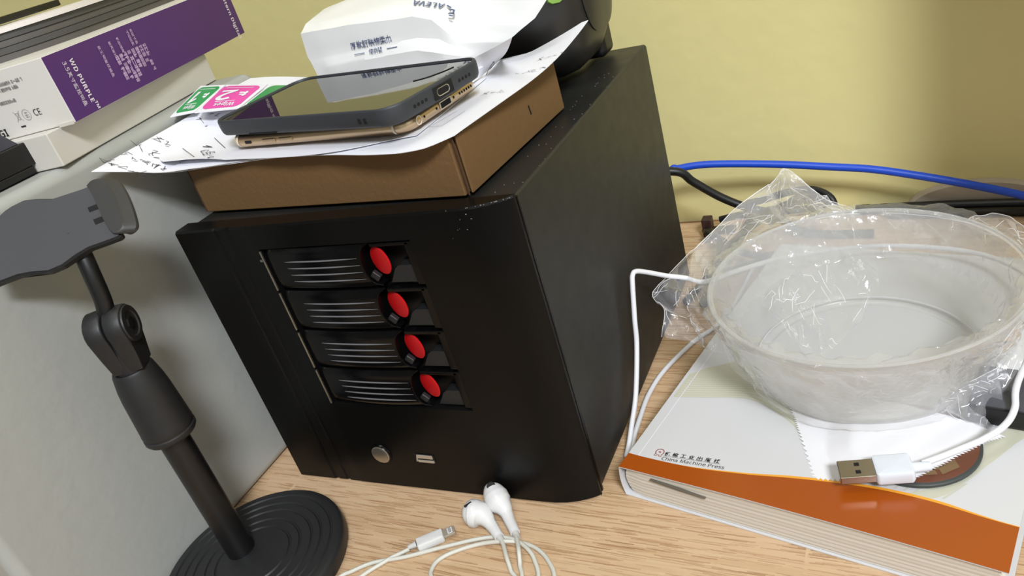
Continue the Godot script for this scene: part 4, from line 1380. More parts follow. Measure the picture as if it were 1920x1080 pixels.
	t = sheet_thing("paper_sheet", "upper folded paper sheet directly under the gold phone", [Vector2(-0.0065, 0.0), Vector2(0.1776, 0.0), Vector2(0.176, -0.105), Vector2(-0.0105, -0.1100)], h3, [Vector2(-0.0065, -0.0205), Vector2(0.0003, -0.0158), Vector2(0.0272, -0.0205), Vector2(0.0462, -0.0184), Vector2(0.126, -0.0100), Vector2(0.1776, -0.018)])
	m = Mb.new()
	var f3 := func(p: Vector2) -> Vector3: return Vector3(p.x, h3.call(p.x, p.y) + 0.0004, p.y)
	for q in [[0.0035, -0.0570, 0.0250, -0.0420], [-0.0030, -0.0365, 0.0180, -0.0240]]:
		stroke(m, Vector2(q[0], q[1]), Vector2(q[2], q[3]), 0.0004, f3)
	var f3r := func(p: Vector2) -> Vector3:
		var d := Vector2(0.84, 0.54)
		var e := Vector2(0.54, -0.84)
		var q := Vector2(0.0030, -0.0400) + d * p.x + e * p.y
		return Vector3(q.x, h3.call(q.x, q.y) + 0.0004, q.y)
	cjk(m, "心经", Vector2(0.007, 0.0), 0.0070, 0.0075, f3r, 0.07)
	scrawl(m, rng, Vector2(0.000, 0.0), 1, 0.0075, f3r, 0.0006)
	scrawl(m, rng, Vector2(0.022, -0.001), 3, 0.0050, f3r, 0.0004)
	put("pen_lettering", m, M.ink, t).set_meta("kind", "stuff")
	# small folded note standing up behind the phone
	var pa: Array = [Vector3(0.1624, 0.2380, -0.1100), Vector3(0.1815, 0.2440, -0.0988), Vector3(0.2113, 0.2535, -0.0792)]
	var pb: Array = [Vector3(0.1725, 0.2300, -0.0900), Vector3(0.1724, 0.2300, -0.1083), Vector3(0.1696, 0.2300, -0.1426)]
	m = Mb.new()
	var rows: Array = []
	for i in 7:
		var r: Array = []
		for j in 9:
			var qa: Vector3 = spline(pa, 4)[j]
			var qb: Vector3 = spline(pb, 4)[j]
			r.append(qa.lerp(qb, i / 6.0) + Vector3(0, -0.0012 * sin(PI * i / 6.0), 0))
		rows.append(r)
	m.sheet(rows, 0.0003)
	var nt := thing("folded_note", "small folded note curling up behind the right end of the phones", "note", pb[1])
	put("note_paper", m, M.paper, nt)
	m = Mb.new()
	m.tube(spline([Vector3(0.1831, 0.2345, -0.0982), Vector3(0.1868, 0.2370, -0.0972), Vector3(0.1879, 0.2390, -0.0970), Vector3(0.1857, 0.2370, -0.0958), Vector3(0.1823, 0.2330, -0.0939)], 3), [0.00018], 5)
	put("pen_mark", m, M.ink, nt)
	# wipe sachets
	sachet("green wipe sachet at the left, partly under the pink one", [Vector3(-0.0250, 0.2497, -0.0569), Vector3(-0.0168, 0.2470, -0.0694), Vector3(-0.0283, 0.2510, -0.1148), Vector3(-0.0493, 0.2540, -0.1130)], M.green, "1")
	sachet("pink wipe sachet lying between the two green ones", [Vector3(-0.0114, 0.2478, -0.0645), Vector3(0.0151, 0.2430, -0.0751), Vector3(0.0086, 0.2460, -0.1144), Vector3(-0.0344, 0.2505, -0.1188)], M.pink, "2")
	sachet("green wipe sachet mostly hidden by the black phone's left end", [Vector3(0.0190, 0.2436, -0.0712), Vector3(0.0493, 0.2414, -0.0715), Vector3(0.0515, 0.2425, -0.1060), Vector3(0.0101, 0.2455, -0.1152)], M.green, "")

func sheet_thing(called: String, label: String, q: Array, h: Callable, front: Array) -> Node3D:
	var m := Mb.new()
	var rows: Array = []
	for i in 31:
		var r: Array = []
		for j in 49:
			var a := float(j) / 48
			var fp: Vector2 = q[0].lerp(q[1], a)
			fp.y = curve_y(front, fp.x)
			var p: Vector2 = fp.lerp(q[3].lerp(q[2], a), i / 30.0)
			r.append(Vector3(p.x, h.call(p.x, p.y), p.y))
		rows.append(r)
	m.sheet(rows, 0.00030)
	var c: Vector2 = (q[0] + q[2]) * 0.5
	var t := thing(called, label, "paper", Vector3(c.x, h.call(c.x, c.y), c.y))
	put("page", m, M.paper, t)
	return t

func sachet(label: String, q: Array, col: Material, digit: String) -> void:
	# q: front left, front right, back right, back left
	var t := thing("wipe_sachet", label, "sachet", q[0], "wipe sachets on the papers")
	var f := func(p: Vector2) -> Vector3:
		# p in 0..1 across and up (seen from here); slightly puffed
		var b: Vector3 = q[0].lerp(q[1], p.x).lerp(q[3].lerp(q[2], p.x), p.y)
		return b + Vector3(0, 0.0010 * sin(PI * clampf(p.x, 0, 1)) * sin(PI * clampf(p.y, 0, 1)) + 0.0008, 0)
	var m := Mb.new()
	var rows: Array = []
	for i in 11:
		var r: Array = []
		for j in 11: r.append(f.call(Vector2(j / 10.0, i / 10.0)))
		rows.append(r)
	m.sheet(rows, 0.0006)
	put("wrapper", m, M.paper, t)
	m = Mb.new()
	var rr := rrect(0.86, 0.86, 0.14, 5)
	var ctr: Vector3 = f.call(Vector2(0.5, 0.5)) + Vector3(0, 0.0002, 0)
	for ring in 5:
		var k0 := ring / 5.0
		var k1 := (ring + 1) / 5.0
		for i in rr.size():
			var a: Vector2 = rr[i]
			var b: Vector2 = rr[(i + 1) % rr.size()]
			var e := Vector3(0, 0.0002, 0)
			var hf := Vector2(0.5, 0.5)
			m.quad(f.call(hf + a * k0) + e, f.call(hf + b * k0) + e, f.call(hf + b * k1) + e, f.call(hf + a * k1) + e)
	put("colour_panel", m, col, t)
	if digit == "": return
	# print is upside down as seen from here
	var g := func(p: Vector2) -> Vector3: return f.call(Vector2(1.0 - p.x, 1.0 - p.y)) + Vector3(0, 0.0004, 0)
	m = Mb.new()
	latin(m, "Wipes", Vector2(0.22, 0.76), 0.115, g, true)
	latin(m, digit, Vector2(0.42, 0.28), 0.40, g, true, 1.4)
	for q2 in [[0.2, 0.17, 0.8, 0.17], [0.28, 0.71, 0.72, 0.71]]: stroke(m, Vector2(q2[0], q2[1]), Vector2(q2[2], q2[3]), 0.018, g)
	# a little cloth symbol
	for q2 in [[0.20, 0.40, 0.34, 0.40], [0.20, 0.48, 0.30, 0.48], [0.22, 0.36, 0.22, 0.52]]: stroke(m, Vector2(q2[0], q2[1]), Vector2(q2[2], q2[3]), 0.05, g)
	put("lettering", m, M.paper, t)

# ---------------------------------------------------------------- phones
func phones() -> void:
	# gold phone, its charging end to the right
	var y := 0.2306
	var u := Vector3(0.990, 0, 0.138).normalized()
	var v := Vector3(u.z, 0, -u.x)
	var b := Basis(u, Vector3.UP, -v)
	var fl := Vector3(0.0375, y, -0.0340)
	var L := 0.1395
	var W := 0.0671
	var H := 0.0072
	var c := fl + u * L * 0.5 + v * W * 0.5
	var xf := at(c, b)
	var t := thing("gold_phone", "gold metal phone lying beneath the black phone on the papers", "phone", c)
	var m := Mb.new()
	var lay: Array = []
	for i in 9:
		var a := PI * i / 8.0
		lay.append([0.0032 * (1.0 - sin(a)), H * 0.5 - cos(a) * H * 0.5])
	slab(m, L, W, 0.010, lay, xf, 8)
	put("metal_body", m, M.gold, t)
	m = Mb.new()
	slab(m, L - 0.006, W - 0.006, 0.0075, [[0.0, H], [0.0, H + 0.0003], [0.0006, H + 0.0005]], xf, 6)
	put("screen", m, M.glass, t)
	var sd := at(c - v * (W * 0.5), b)
	# side keys and switch on the long side facing us
	for q in [[-0.5 + 0.265, 0.0105], [-0.5 + 0.365, 0.0105]]:
		m = Mb.new()
		m.box(Vector3(q[1], 0.0024, 0.0012), 0.0005, sd * at(Vector3(q[0] * L, H * 0.5, 0.0002)), 2)
		put("volume_key", m, M.gold, t)
	m = Mb.new()
	m.box(Vector3(0.0050, 0.0018, 0.0008), 0.0003, sd * at(Vector3(-0.5 * L + 0.0185, H * 0.5, 0.00012)), 1)
	put("mute_switch", m, M.dark_hole, t)
	for s in [-1.0, 1.0]:
		m = Mb.new()
		var loops: Array = []
		for k in 2:
			var o: Array = []
			for i in 9:
				var a := PI * i / 8.0
				o.append(sd * Vector3(s * (L * 0.5 - 0.0090) + (k - 0.5) * 0.0014, H * 0.5 - cos(a) * H * 0.5, -0.0032 * (1.0 - sin(a)) + 0.00012))
			loops.append(o)
		m.loft(loops, false)
		put("antenna_line", m, M.gold_line, t)
	# charging end
	var ed := at(c + u * (L * 0.5), Basis(-v, Vector3.UP, u))
	m = Mb.new()
	m.box(Vector3(0.0086, 0.0030, 0.0006), 0.0002, ed * at(Vector3(0.0, H * 0.5, 0.0001)), 1)
	var port := put("charging_port", m, M.dark_hole, t)
	m = Mb.new()
	for q in [[0.0, 0.0017, 0.0098, 0.0005], [0.0, -0.0017, 0.0098, 0.0005]]:
		m.box(Vector3(q[2], q[3], 0.0005), 0.0001, ed * at(Vector3(q[0], H * 0.5 + q[1], 0.0003)), 1)
	for s in [-1.0, 1.0]: m.box(Vector3(0.0005, 0.0034, 0.0005), 0.0001, ed * at(Vector3(s * 0.0048, H * 0.5, 0.0003)), 1)
	put("port_edge", m, M.gold_line, port)
	for k in 6: hole(t, "speaker_hole", ed, Vector3(-0.0135 - k * 0.0022, 0, 0), H, 0.0007)
	for x in [0.0078, -0.0078, 0.0185]: hole(t, "screw", ed, Vector3(x, 0, 0), H, 0.0007)
	m = Mb.new()
	var rg: Array = []
	for i in 25:
		var a := TAU * i / 24
		rg.append(ed * Vector3(0.0232 + cos(a) * 0.0021, H * 0.5 + sin(a) * 0.0021, 0.0000))
	m.tube(rg, [0.00028], 6, false)
	put("jack_ring", m, M.gold_line, t)
	# black phone in a rubber case, turned a little and lying on top
	y = 0.2386
	u = Vector3(0.9767, 0, 0.2147).normalized()
	v = Vector3(u.z, 0, -u.x)
	b = Basis(u, Vector3.UP, -v)
	fl = Vector3(0.0300, y, -0.0345)
	L = 0.1530
	W = 0.0745
	H = 0.0098
	c = fl + u * L * 0.5 + v * W * 0.5
	xf = at(c, b)
	t = thing("black_phone", "black phone in a dark rubber case, topmost on the papers", "phone", c)
	m = Mb.new()
	slab(m, L, W, 0.0118, [[0.0032, 0.0], [0.0012, 0.0008], [0.0004, 0.0022], [0.0, 0.0050], [0.0, H - 0.0012], [0.0004, H - 0.0003], [0.0009, H], [0.0016, H - 0.0001], [0.0020, H - 0.0010], [0.0022, H - 0.0016]], xf, 9)
	put("rubber_case", m, M.phone_case, t)
	m = Mb.new()
	slab(m, L - 0.0044, W - 0.0044, 0.0098, [[0.0, H - 0.0022], [0.0, H - 0.0012], [0.0003, H - 0.0009]], xf, 8)
	put("screen", m, M.glass, t)
	ed = at(c + u * (L * 0.5), Basis(-v, Vector3.UP, u))
	m = Mb.new()
	m.box(Vector3(0.0150, 0.0064, 0.0006), 0.0002, ed * at(Vector3(-0.0005, H * 0.5, 0.0000)), 1)
	port = put("charging_port", m, M.dark_hole, t)
	m = Mb.new()
	rg = []
	for p in spline(rrect_ring(0.0092, 0.0036, 0.0017), 1): rg.append(ed * Vector3(p.x, H * 0.5 + p.y, 0.0004))
	m.tube(rg, [0.00025], 6, false)
	put("port_edge", m, M.silver, port)
	for k in 4: hole(t, "speaker_hole", ed, Vector3(-0.0135 - k * 0.0028, 0, 0), H, 0.0009)
	for k in 4: hole(t, "speaker_hole", ed, Vector3(0.0130 + k * 0.0028, 0, 0), H, 0.0009)
	sd = at(c - v * (W * 0.5), b)
	for x in [0.0, 0.0040]:
		m = Mb.new()
		m.box(Vector3(0.0022, 0.0028, 0.0006), 0.0003, sd * at(Vector3(L * 0.5 - 0.0235 + x, H * 0.48, 0.0000)), 1)
		put("strap_hole", m, M.dark_hole, t)
	m = Mb.new()
	m.box(Vector3(0.026, 0.0007, 0.0006), 0.0002, sd * at(Vector3(-0.030, 0.0012, -0.0006)), 1)
	put("case_slit", m, M.dark_hole, t)
	m = Mb.new()
	var dark_arc: Array = []  # thin dark curved line on the screen
	for p in spline([Vector2(0.052, 0.006), Vector2(0.058, 0.010), Vector2(0.063, 0.017), Vector2(0.0655, 0.024)], 5):
		dark_arc.append(xf * Vector3(p.x, H - 0.00075, -p.y))
	m.tube(dark_arc, [0.00025], 5)
	put("dark_arc", m, M.black, t)

func rrect_ring(w: float, d: float, r: float) -> Array:
	var o := rrect(w, d, r, 4)
	o.append(o[0])
	return o

func hole(t: Node3D, called: String, ed: Transform3D, p: Vector3, h: float, r: float) -> void:
	var m := Mb.new()
	m.lathe([Vector2(r, -0.0003), Vector2(r, 0.00012)], ed * at(Vector3(p.x, h * 0.5, p.z), Basis(Vector3.RIGHT, PI / 2)), 10)
	put(called, m, M.dark_hole, t)

# ---------------------------------------------------------------- tissue pack
func tissue_pack() -> void:
	var z := -0.13
	var t := thing("tissue_pack", "white plastic tissue pack with blue print, lying behind the phones", "tissue pack", Vector3(0.10, 0.2290, -0.17))
	# rows go from the front bottom up over the top edge and back; columns from left to right
	var rows: Array = [
		[Vector3(0.0410, 0.2292, -0.1300), Vector3(0.0560, 0.2292, -0.1290), Vector3(0.0800, 0.2292, -0.1280), Vector3(0.1060, 0.2292, -0.1275), Vector3(0.1270, 0.2292, -0.1270), Vector3(0.1420, 0.2292, -0.1275), Vector3(0.1530, 0.2300, -0.1290), Vector3(0.1640, 0.2330, -0.1330)],
		[Vector3(0.0385, 0.2440, -0.1310), Vector3(0.0530, 0.2470, -0.1268), Vector3(0.0770, 0.2475, -0.1258), Vector3(0.1030, 0.2478, -0.1250), Vector3(0.1250, 0.2472, -0.1236), Vector3(0.1400, 0.2440, -0.1215), Vector3(0.1520, 0.2390, -0.1262), Vector3(0.1660, 0.2380, -0.1340)],
		[Vector3(0.0345, 0.2560, -0.1320), Vector3(0.0500, 0.2545, -0.1300), Vector3(0.0750, 0.2545, -0.1292), Vector3(0.1020, 0.2545, -0.1285), Vector3(0.1240, 0.2535, -0.1290), Vector3(0.1380, 0.2500, -0.1300), Vector3(0.1490, 0.2440, -0.1282), Vector3(0.1680, 0.2455, -0.1345)],
		[Vector3(0.0380, 0.2712, -0.1300), Vector3(0.0530, 0.2706, -0.1296), Vector3(0.0780, 0.2698, -0.1292), Vector3(0.1030, 0.2684, -0.1290), Vector3(0.1250, 0.2664, -0.1292), Vector3(0.1375, 0.2618, -0.1296), Vector3(0.1500, 0.2470, -0.1300), Vector3(0.1600, 0.2520, -0.1310)],
		[Vector3(0.0350, 0.2745, -0.1420), Vector3(0.0520, 0.2748, -0.1420), Vector3(0.0770, 0.2745, -0.1420), Vector3(0.1030, 0.2738, -0.1420), Vector3(0.1260, 0.2710, -0.1420), Vector3(0.1400, 0.2660, -0.1420), Vector3(0.1540, 0.2590, -0.1420), Vector3(0.1700, 0.2610, -0.1420)],
		[Vector3(0.0270, 0.2775, -0.1750), Vector3(0.0450, 0.2790, -0.1750), Vector3(0.0740, 0.2795, -0.1750), Vector3(0.1000, 0.2790, -0.1700), Vector3(0.1230, 0.2765, -0.1600), Vector3(0.1420, 0.2730, -0.1560), Vector3(0.1590, 0.2700, -0.1520), Vector3(0.1790, 0.2685, -0.1480)],
		[Vector3(0.0180, 0.2740, -0.2150), Vector3(0.0380, 0.2765, -0.2150), Vector3(0.0700, 0.2780, -0.2100), Vector3(0.0950, 0.2780, -0.1950), Vector3(0.1180, 0.2765, -0.1720), Vector3(0.1380, 0.2735, -0.1640), Vector3(0.1590, 0.2710, -0.1590), Vector3(0.1810, 0.2690, -0.1540)],
		[Vector3(0.0180, 0.2560, -0.2300), Vector3(0.0380, 0.2560, -0.2300), Vector3(0.0700, 0.2560, -0.2250), Vector3(0.0950, 0.2560, -0.2050), Vector3(0.1160, 0.2690, -0.1820), Vector3(0.1360, 0.2700, -0.1690), Vector3(0.1560, 0.2560, -0.1600), Vector3(0.1760, 0.2560, -0.1540)],
		[Vector3(0.0220, 0.2300, -0.2300), Vector3(0.0400, 0.2300, -0.2300), Vector3(0.0700, 0.2300, -0.2250), Vector3(0.0950, 0.2300, -0.2050), Vector3(0.1150, 0.2300, -0.1760), Vector3(0.1340, 0.2300, -0.1640), Vector3(0.1520, 0.2300, -0.1580), Vector3(0.1680, 0.2310, -0.1500)]]
	# right gusset: its ridge and its lower border
	var ridge: Array = [Vector3(0.1502, 0.2470, -0.1300), Vector3(0.1540, 0.2514, -0.1360), Vector3(0.1676, 0.2541, -0.1380), Vector3(0.1802, 0.2548, -0.1410), Vector3(0.1902, 0.2666, -0.1490)]
	var border: Array = [Vector3(0.1583, 0.2320, -0.1370), Vector3(0.1648, 0.2342, -0.1350), Vector3(0.1723, 0.2375, -0.1330), Vector3(0.1796, 0.2407, -0.1310), Vector3(0.1876, 0.2437, -0.1310), Vector3(0.1953, 0.2473, -0.1310), Vector3(0.2019, 0.2505, -0.1330), Vector3(0.2096, 0.2589, -0.1390)]
	for i in 5: rows[i + 3][6] = ridge[i]
	for i in 8: rows[i][7] = border[i]
	rows[8][6] = Vector3(0.1560, 0.2310, -0.1560)
	rows[8][7] = Vector3(0.1700, 0.2400, -0.1540)
	var nz := FastNoiseLite.new()
	nz.seed = 71
	nz.frequency = 28.0
	nz.fractal_octaves = 2
	var m := Mb.new()
	var g: Array = []
	var sub := 4
	for i in (rows.size() - 1) * sub + 1:
		var k: int = mini(i / sub, rows.size() - 2)
		var f: float = float(i) / sub - k
		var r: Array = []
		for j in 7 * sub + 1:
			var q: int = mini(j / sub, 6)
			var h: float = float(j) / sub - q
			var A: Vector3 = rows[k][q].lerp(rows[k][q + 1], h)
			var B: Vector3 = rows[k + 1][q].lerp(rows[k + 1][q + 1], h)
			var p := A.lerp(B, f)
			p += Vector3(0, 1, 0.6) * nz.get_noise_3dv(p) * 0.0008
			r.append(p)
		g.append(r)
	m.loft(g, false)
	# ends
	for e in [0, 7 * sub]:
		var c := Vector3.ZERO
		for r in g: c += r[e]
		c /= g.size()
		c += Vector3(0.006 if e == 0 else -0.004, 0, 0)
		for i in g.size() - 1: m.tri(c, g[i][e], g[i + 1][e])
	var body := put("wrapper", m, M.tissue, t, 33.0)
	# gusset corner sticking out at the lower left
	m = Mb.new()
	var ear := [Vector3(0.0350, 0.2575, -0.1325), Vector3(0.0250, 0.2585, -0.1480), Vector3(0.0395, 0.2340, -0.1312), Vector3(0.0420, 0.2295, -0.1330)]
	m.sheet([[ear[1], ear[0]], [ear[1].lerp(ear[3], 0.55), ear[2]], [ear[3] + Vector3(-0.001, 0, -0.004), ear[3]]], 0.0004)
	put("corner_fold", m, M.tissue, t)
	# print on the front face
	m = Mb.new()
	var up := Vector3(0, 0.0152, -0.0004).normalized()
	var fpg := page(Vector3(0.0745, 0.2552, -0.1290), Vector3(1, -0.014, 0.001).normalized(), up, 0.0009)
	cjk(m, "厚敷舒肤棉柔巾", Vector2(0.0, 0.0), 0.0042, 0.0046, fpg, 0.105)
	put("lettering", m, M.ink_blue, body)
	m = Mb.new()
	var fp2 := page(Vector3(0.0745, 0.2497, -0.1272), Vector3(1, -0.014, 0.001).normalized(), Vector3(0, 0.0070, -0.0038).normalized(), 0.0019)
	cjk(m, "便携装", Vector2(0.0135, 0.0003), 0.0032, 0.0034, fp2, 0.105)
	stroke(m, Vector2(0.0020, 0.0016), Vector2(0.0098, 0.0016), 0.0005, fp2)
	stroke(m, Vector2(0.0275, 0.0016), Vector2(0.0350, 0.0016), 0.0005, fp2)
	put("lettering", m, M.ink_blue, body)
	# print on the top, upside down from here
	m = Mb.new()
	var fp3 := page(Vector3(0.1450, 0.2642, -0.1415), Vector3(-0.959, 0.283, -0.02).normalized(), Vector3(-0.05, -0.32, 0.95).normalized(), 0.0016)
	latin(m, "ALEVA", Vector2(0.0035, -0.0022), 0.0046, fp3, true, 1.15)
	for q in [[-0.001, 0.0008, 0.0016, -0.0006], [-0.0042, 0.0030, -0.0012, 0.0024], [-0.0042, 0.0030, -0.0050, 0.0062], [-0.0050, 0.0062, -0.0024, 0.0070], [-0.0052, 0.0086, -0.0036, 0.0084]]:
		stroke(m, Vector2(q[0], q[1]), Vector2(q[2], q[3]), 0.0013, fp3)
	put("lettering", m, M.ink_blue, body)

# ---------------------------------------------------------------- black rounded case at the back
func black_case() -> void:
	var c := Vector3(0.1720, 0.2640, -0.2120)
	var h := Vector3(0.0450, 0.0680, 0.0470)
	var t := thing("black_glossy_case", "large rounded glossy black case with a seam, behind the papers on the computer case", "case", Vector3(c.x, 0.1959, c.z))
	var e := 2.9
	var f := func(w: float) -> float: return signf(w) * pow(absf(w), 2.0 / e)
	# two shells meeting at a seam across x
	for s in 2:
		var m := Mb.new()
		var loops: Array = []
		for i in 15:
			var a := (i / 14.0) * PI * 0.5 * 1.0
			# from the seam to the pole along +-x
			var k: float = 0.90
			var lx: float = lerpf(k, 1.0, sin(a)) if s == 0 else lerpf(k, -1.0, sin(a))
			var rr := pow(maxf(0.0, 1.0 - pow(absf(lx), e)), 1.0 / e)
			var o: Array = []
			for j in 60:
				var b := TAU * j / 60
				o.append(c + Vector3(h.x * lx + (0.0004 if s == 0 else -0.0004), h.y * rr * f.call(sin(b)), h.z * rr * f.call(cos(b))))
			loops.append(o)
		m.loft(loops, true, true, true)
		put("half_shell", m, M.pot, t, 50.0)
	var m2 := Mb.new()
	m2.box(Vector3(0.020, 0.024, 0.022), 0.005, at(Vector3(0.1930, 0.2080, -0.2420)), 3)
	put("foot", m2, M.black, t)
	m2 = Mb.new()
	var q: Array = [Vector3(0.1975, 0.2548, -0.1674), Vector3(0.2034, 0.2527, -0.1711), Vector3(0.2054, 0.2509, -0.1719), Vector3(0.2033, 0.2496, -0.1709), Vector3(0.1995, 0.2501, -0.1681), Vector3(0.1977, 0.2520, -0.1668)]
	var lf: Array = []
	for p in q: lf.append(p)
	m2.loft([lf, lf.map(func(p): return p + Vector3(-0.002, -0.001, -0.002))])
	put("sticker", m2, M.leaf, t).set_meta("label", "small green sticker near the top")

# ---------------------------------------------------------------- cables
func cables() -> void:
	var t := thing("blue_cable", "blue network cable running along the wall above the bowl", "cable", Vector3(0.33, 0.05, -0.33))
	var m := Mb.new()
	var p: Array = [Vector3(0.2042, 0.0693, -0.3180), Vector3(0.2118, 0.0706, -0.3200), Vector3(0.2370, 0.0696, -0.3250), Vector3(0.2870, 0.0612, -0.3320), Vector3(0.3311, 0.0528, -0.3350), Vector3(0.3621, 0.0473, -0.3350), Vector3(0.4028, 0.0368, -0.3330), Vector3(0.4379, 0.0268, -0.3300), Vector3(0.4614, 0.0200, -0.3260), Vector3(0.4841, 0.0127, -0.3220)]
	p.insert(0, Vector3(0.17, 0.045, -0.300))
	m.tube(spline(p, 8), [0.0031], 12)
	put("cable_jacket", m, M.blue, t)
	t = thing("black_cable", "thick black cable sloping down behind the black case to the desk", "cable", Vector3(0.24, 0.02, -0.31))
	m = Mb.new()
	p = [Vector3(0.2141, 0.0743, -0.3050), Vector3(0.2253, 0.0615, -0.3100), Vector3(0.2440, 0.0435, -0.3150), Vector3(0.2638, 0.0304, -0.3180), Vector3(0.2845, 0.0222, -0.3180)]
	p.insert(0, Vector3(0.18, 0.08, -0.295))
	p.append(Vector3(0.31, 0.0045, -0.315))
	p.append(Vector3(0.36, 0.0038, -0.31))
	m.tube(spline(p, 8), [0.0036], 12)
	put("cable_jacket", m, M.black, t)
	t = thing("black_cable", "black cable lying along the foot of the wall at the far right", "cable", Vector3(0.45, 0.0, -0.34))
	m = Mb.new()
	m.tube(spline([Vector3(0.345, 0.0042, -0.352), Vector3(0.38, 0.0042, -0.351), Vector3(0.42, 0.0042, -0.3485), Vector3(0.47, 0.0042, -0.344), Vector3(0.52, 0.0042, -0.338)], 8), [0.0042], 12)
	put("cable_jacket", m, M.black, t)
	m = Mb.new()
	m.tube(spline([Vector3(0.37, 0.0034, -0.341), Vector3(0.40, 0.0034, -0.338), Vector3(0.44, 0.0034, -0.336), Vector3(0.48, 0.0034, -0.330)], 6), [0.0034], 10)
	put("cable_jacket", m, M.black, t)
	# tangle on the desk behind the bowl
	t = thing("cable_tangle", "tangle of dark cables on the desk seen through the plastic bag", "cables", Vector3(0.28, 0, -0.27))
	var ways := [
		[Vector3(0.2305, 0.0040, -0.2136), Vector3(0.2351, 0.0040, -0.2297), Vector3(0.2427, 0.0060, -0.2462), Vector3(0.2618, 0.0060, -0.2574), Vector3(0.2809, 0.0060, -0.2685), Vector3(0.2999, 0.0060, -0.2805)],
		[Vector3(0.2467, 0.0080, -0.2026), Vector3(0.2496, 0.0120, -0.2281), Vector3(0.2490, 0.0140, -0.2574), Vector3(0.2455, 0.0160, -0.2849), Vector3(0.2333, 0.0120, -0.3113), Vector3(0.2231, 0.0060, -0.3275)],
		[Vector3(0.2292, 0.0120, -0.3108), Vector3(0.2481, 0.0120, -0.2918), Vector3(0.2668, 0.0130, -0.2713), Vector3(0.2867, 0.0140, -0.2627), Vector3(0.3017, 0.0140, -0.2714)],
		[Vector3(0.2521, 0.0200, -0.2570), Vector3(0.2593, 0.0220, -0.2727), Vector3(0.2691, 0.0240, -0.2922), Vector3(0.2816, 0.0260, -0.3111), Vector3(0.2971, 0.0280, -0.3242), Vector3(0.3205, 0.0240, -0.3381)],
		[Vector3(0.2389, 0.0180, -0.3229), Vector3(0.2552, 0.0210, -0.3227), Vector3(0.2709, 0.0220, -0.3224), Vector3(0.2973, 0.0240, -0.3194), Vector3(0.3208, 0.0200, -0.3303), Vector3(0.3319, 0.0120, -0.3404)],
		[Vector3(0.2627, 0.0260, -0.2342), Vector3(0.2655, 0.0300, -0.2450), Vector3(0.2679, 0.0320, -0.2616), Vector3(0.2709, 0.0340, -0.2806), Vector3(0.2771, 0.0320, -0.3021), Vector3(0.2846, 0.0260, -0.3203)],
		[Vector3(0.2854, 0.0300, -0.2862), Vector3(0.2953, 0.0360, -0.2935), Vector3(0.3044, 0.0400, -0.3067), Vector3(0.3182, 0.0410, -0.3099), Vector3(0.3310, 0.0380, -0.3005), Vector3(0.3293, 0.0320, -0.2961), Vector3(0.3158, 0.0280, -0.3022)],
		[Vector3(0.2652, 0.0360, -0.3135), Vector3(0.2830, 0.0400, -0.3123), Vector3(0.3000, 0.0440, -0.3129), Vector3(0.3182, 0.0440, -0.3134), Vector3(0.3317, 0.0400, -0.3038), Vector3(0.3342, 0.0280, -0.2995)]]
	for w in ways:
		m = Mb.new()
		m.tube(spline(w, 7), [0.0031], 10)
		put("cable_loop", m, M.black, t)
	# white charging cable with its plug
	t = thing("charging_cable", "white charging cable from the plug on the book round behind the bowl", "cable", Vector3(0.372, 0.024, -0.018))
	m = Mb.new()
	p = [Vector3(0.3923, 0.0315, -0.0231), Vector3(0.4008, 0.0320, -0.0283), Vector3(0.4088, 0.0330, -0.0333), Vector3(0.4191, 0.0345, -0.0399), Vector3(0.4283, 0.0360, -0.0490), Vector3(0.4332, 0.0380, -0.0597), Vector3(0.4358, 0.0420, -0.0757)]
	for q in [Vector3(0.452, 0.046, -0.125), Vector3(0.452, 0.040, -0.175), Vector3(0.425, 0.034, -0.220), Vector3(0.37, 0.034, -0.235), Vector3(0.315, 0.046, -0.205), Vector3(0.285, 0.054, -0.175)]: p.append(q)
	for q in [Vector3(0.2660, 0.0588, -0.1529), Vector3(0.2560, 0.0673, -0.1443), Vector3(0.2460, 0.0731, -0.1380), Vector3(0.2360, 0.0825, -0.1279), Vector3(0.2318, 0.0863, -0.1225), Vector3(0.2305, 0.0856, -0.1190), Vector3(0.2305, 0.0804, -0.1152), Vector3(0.2305, 0.0602, -0.1056), Vector3(0.2305, 0.0440, -0.0989), Vector3(0.2305, 0.0206, -0.0792), Vector3(0.2305, 0.0096, -0.0611), Vector3(0.2310, 0.0046, -0.0495)]: p.append(q)
	for q in [Vector3(0.2315, 0.0028, -0.0415), Vector3(0.2326, 0.0022, -0.0471), Vector3(0.2307, 0.0020, -0.0623), Vector3(0.2297, 0.0020, -0.0803), Vector3(0.2294, 0.0020, -0.1033), Vector3(0.2335, 0.0020, -0.1288), Vector3(0.2441, 0.0020, -0.1574), Vector3(0.2501, 0.0020, -0.1693)]: p.append(q)
	for q in [Vector3(0.2600, 0.0020, -0.1850), Vector3(0.2680, 0.0020, -0.2150), Vector3(0.2750, 0.0020, -0.2850)]: p.append(q)
	m.tube(spline(p, 7), [0.00165], 10)
	put("cable_jacket", m, M.white_cable, t)
	var u := Vector3(0.974, 0, -0.227).normalized()
	var v := Vector3(u.z, 0, -u.x)
	var b := Basis(u, Vector3.UP, -v)
	var c := Vector3(0.3638, 0.0312, -0.0146)
	m = Mb.new()
	m.box(Vector3(0.0165, 0.0044, 0.0122), 0.0005, at(c, b), 2)
	var pl := put("usb_plug", m, M.steel, t)
	pl.set_meta("label", "bare metal plug end")
	for s in [-1.0, 1.0]:
		m = Mb.new()
		m.box(Vector3(0.0024, 0.0003, 0.0022), 0.0001, at(c + Vector3(0, 0.0022, 0) + u * 0.0005 + v * 0.0026 * s, b), 1)
		put("plug_window", m, M.dark_hole, pl)
	m = Mb.new()
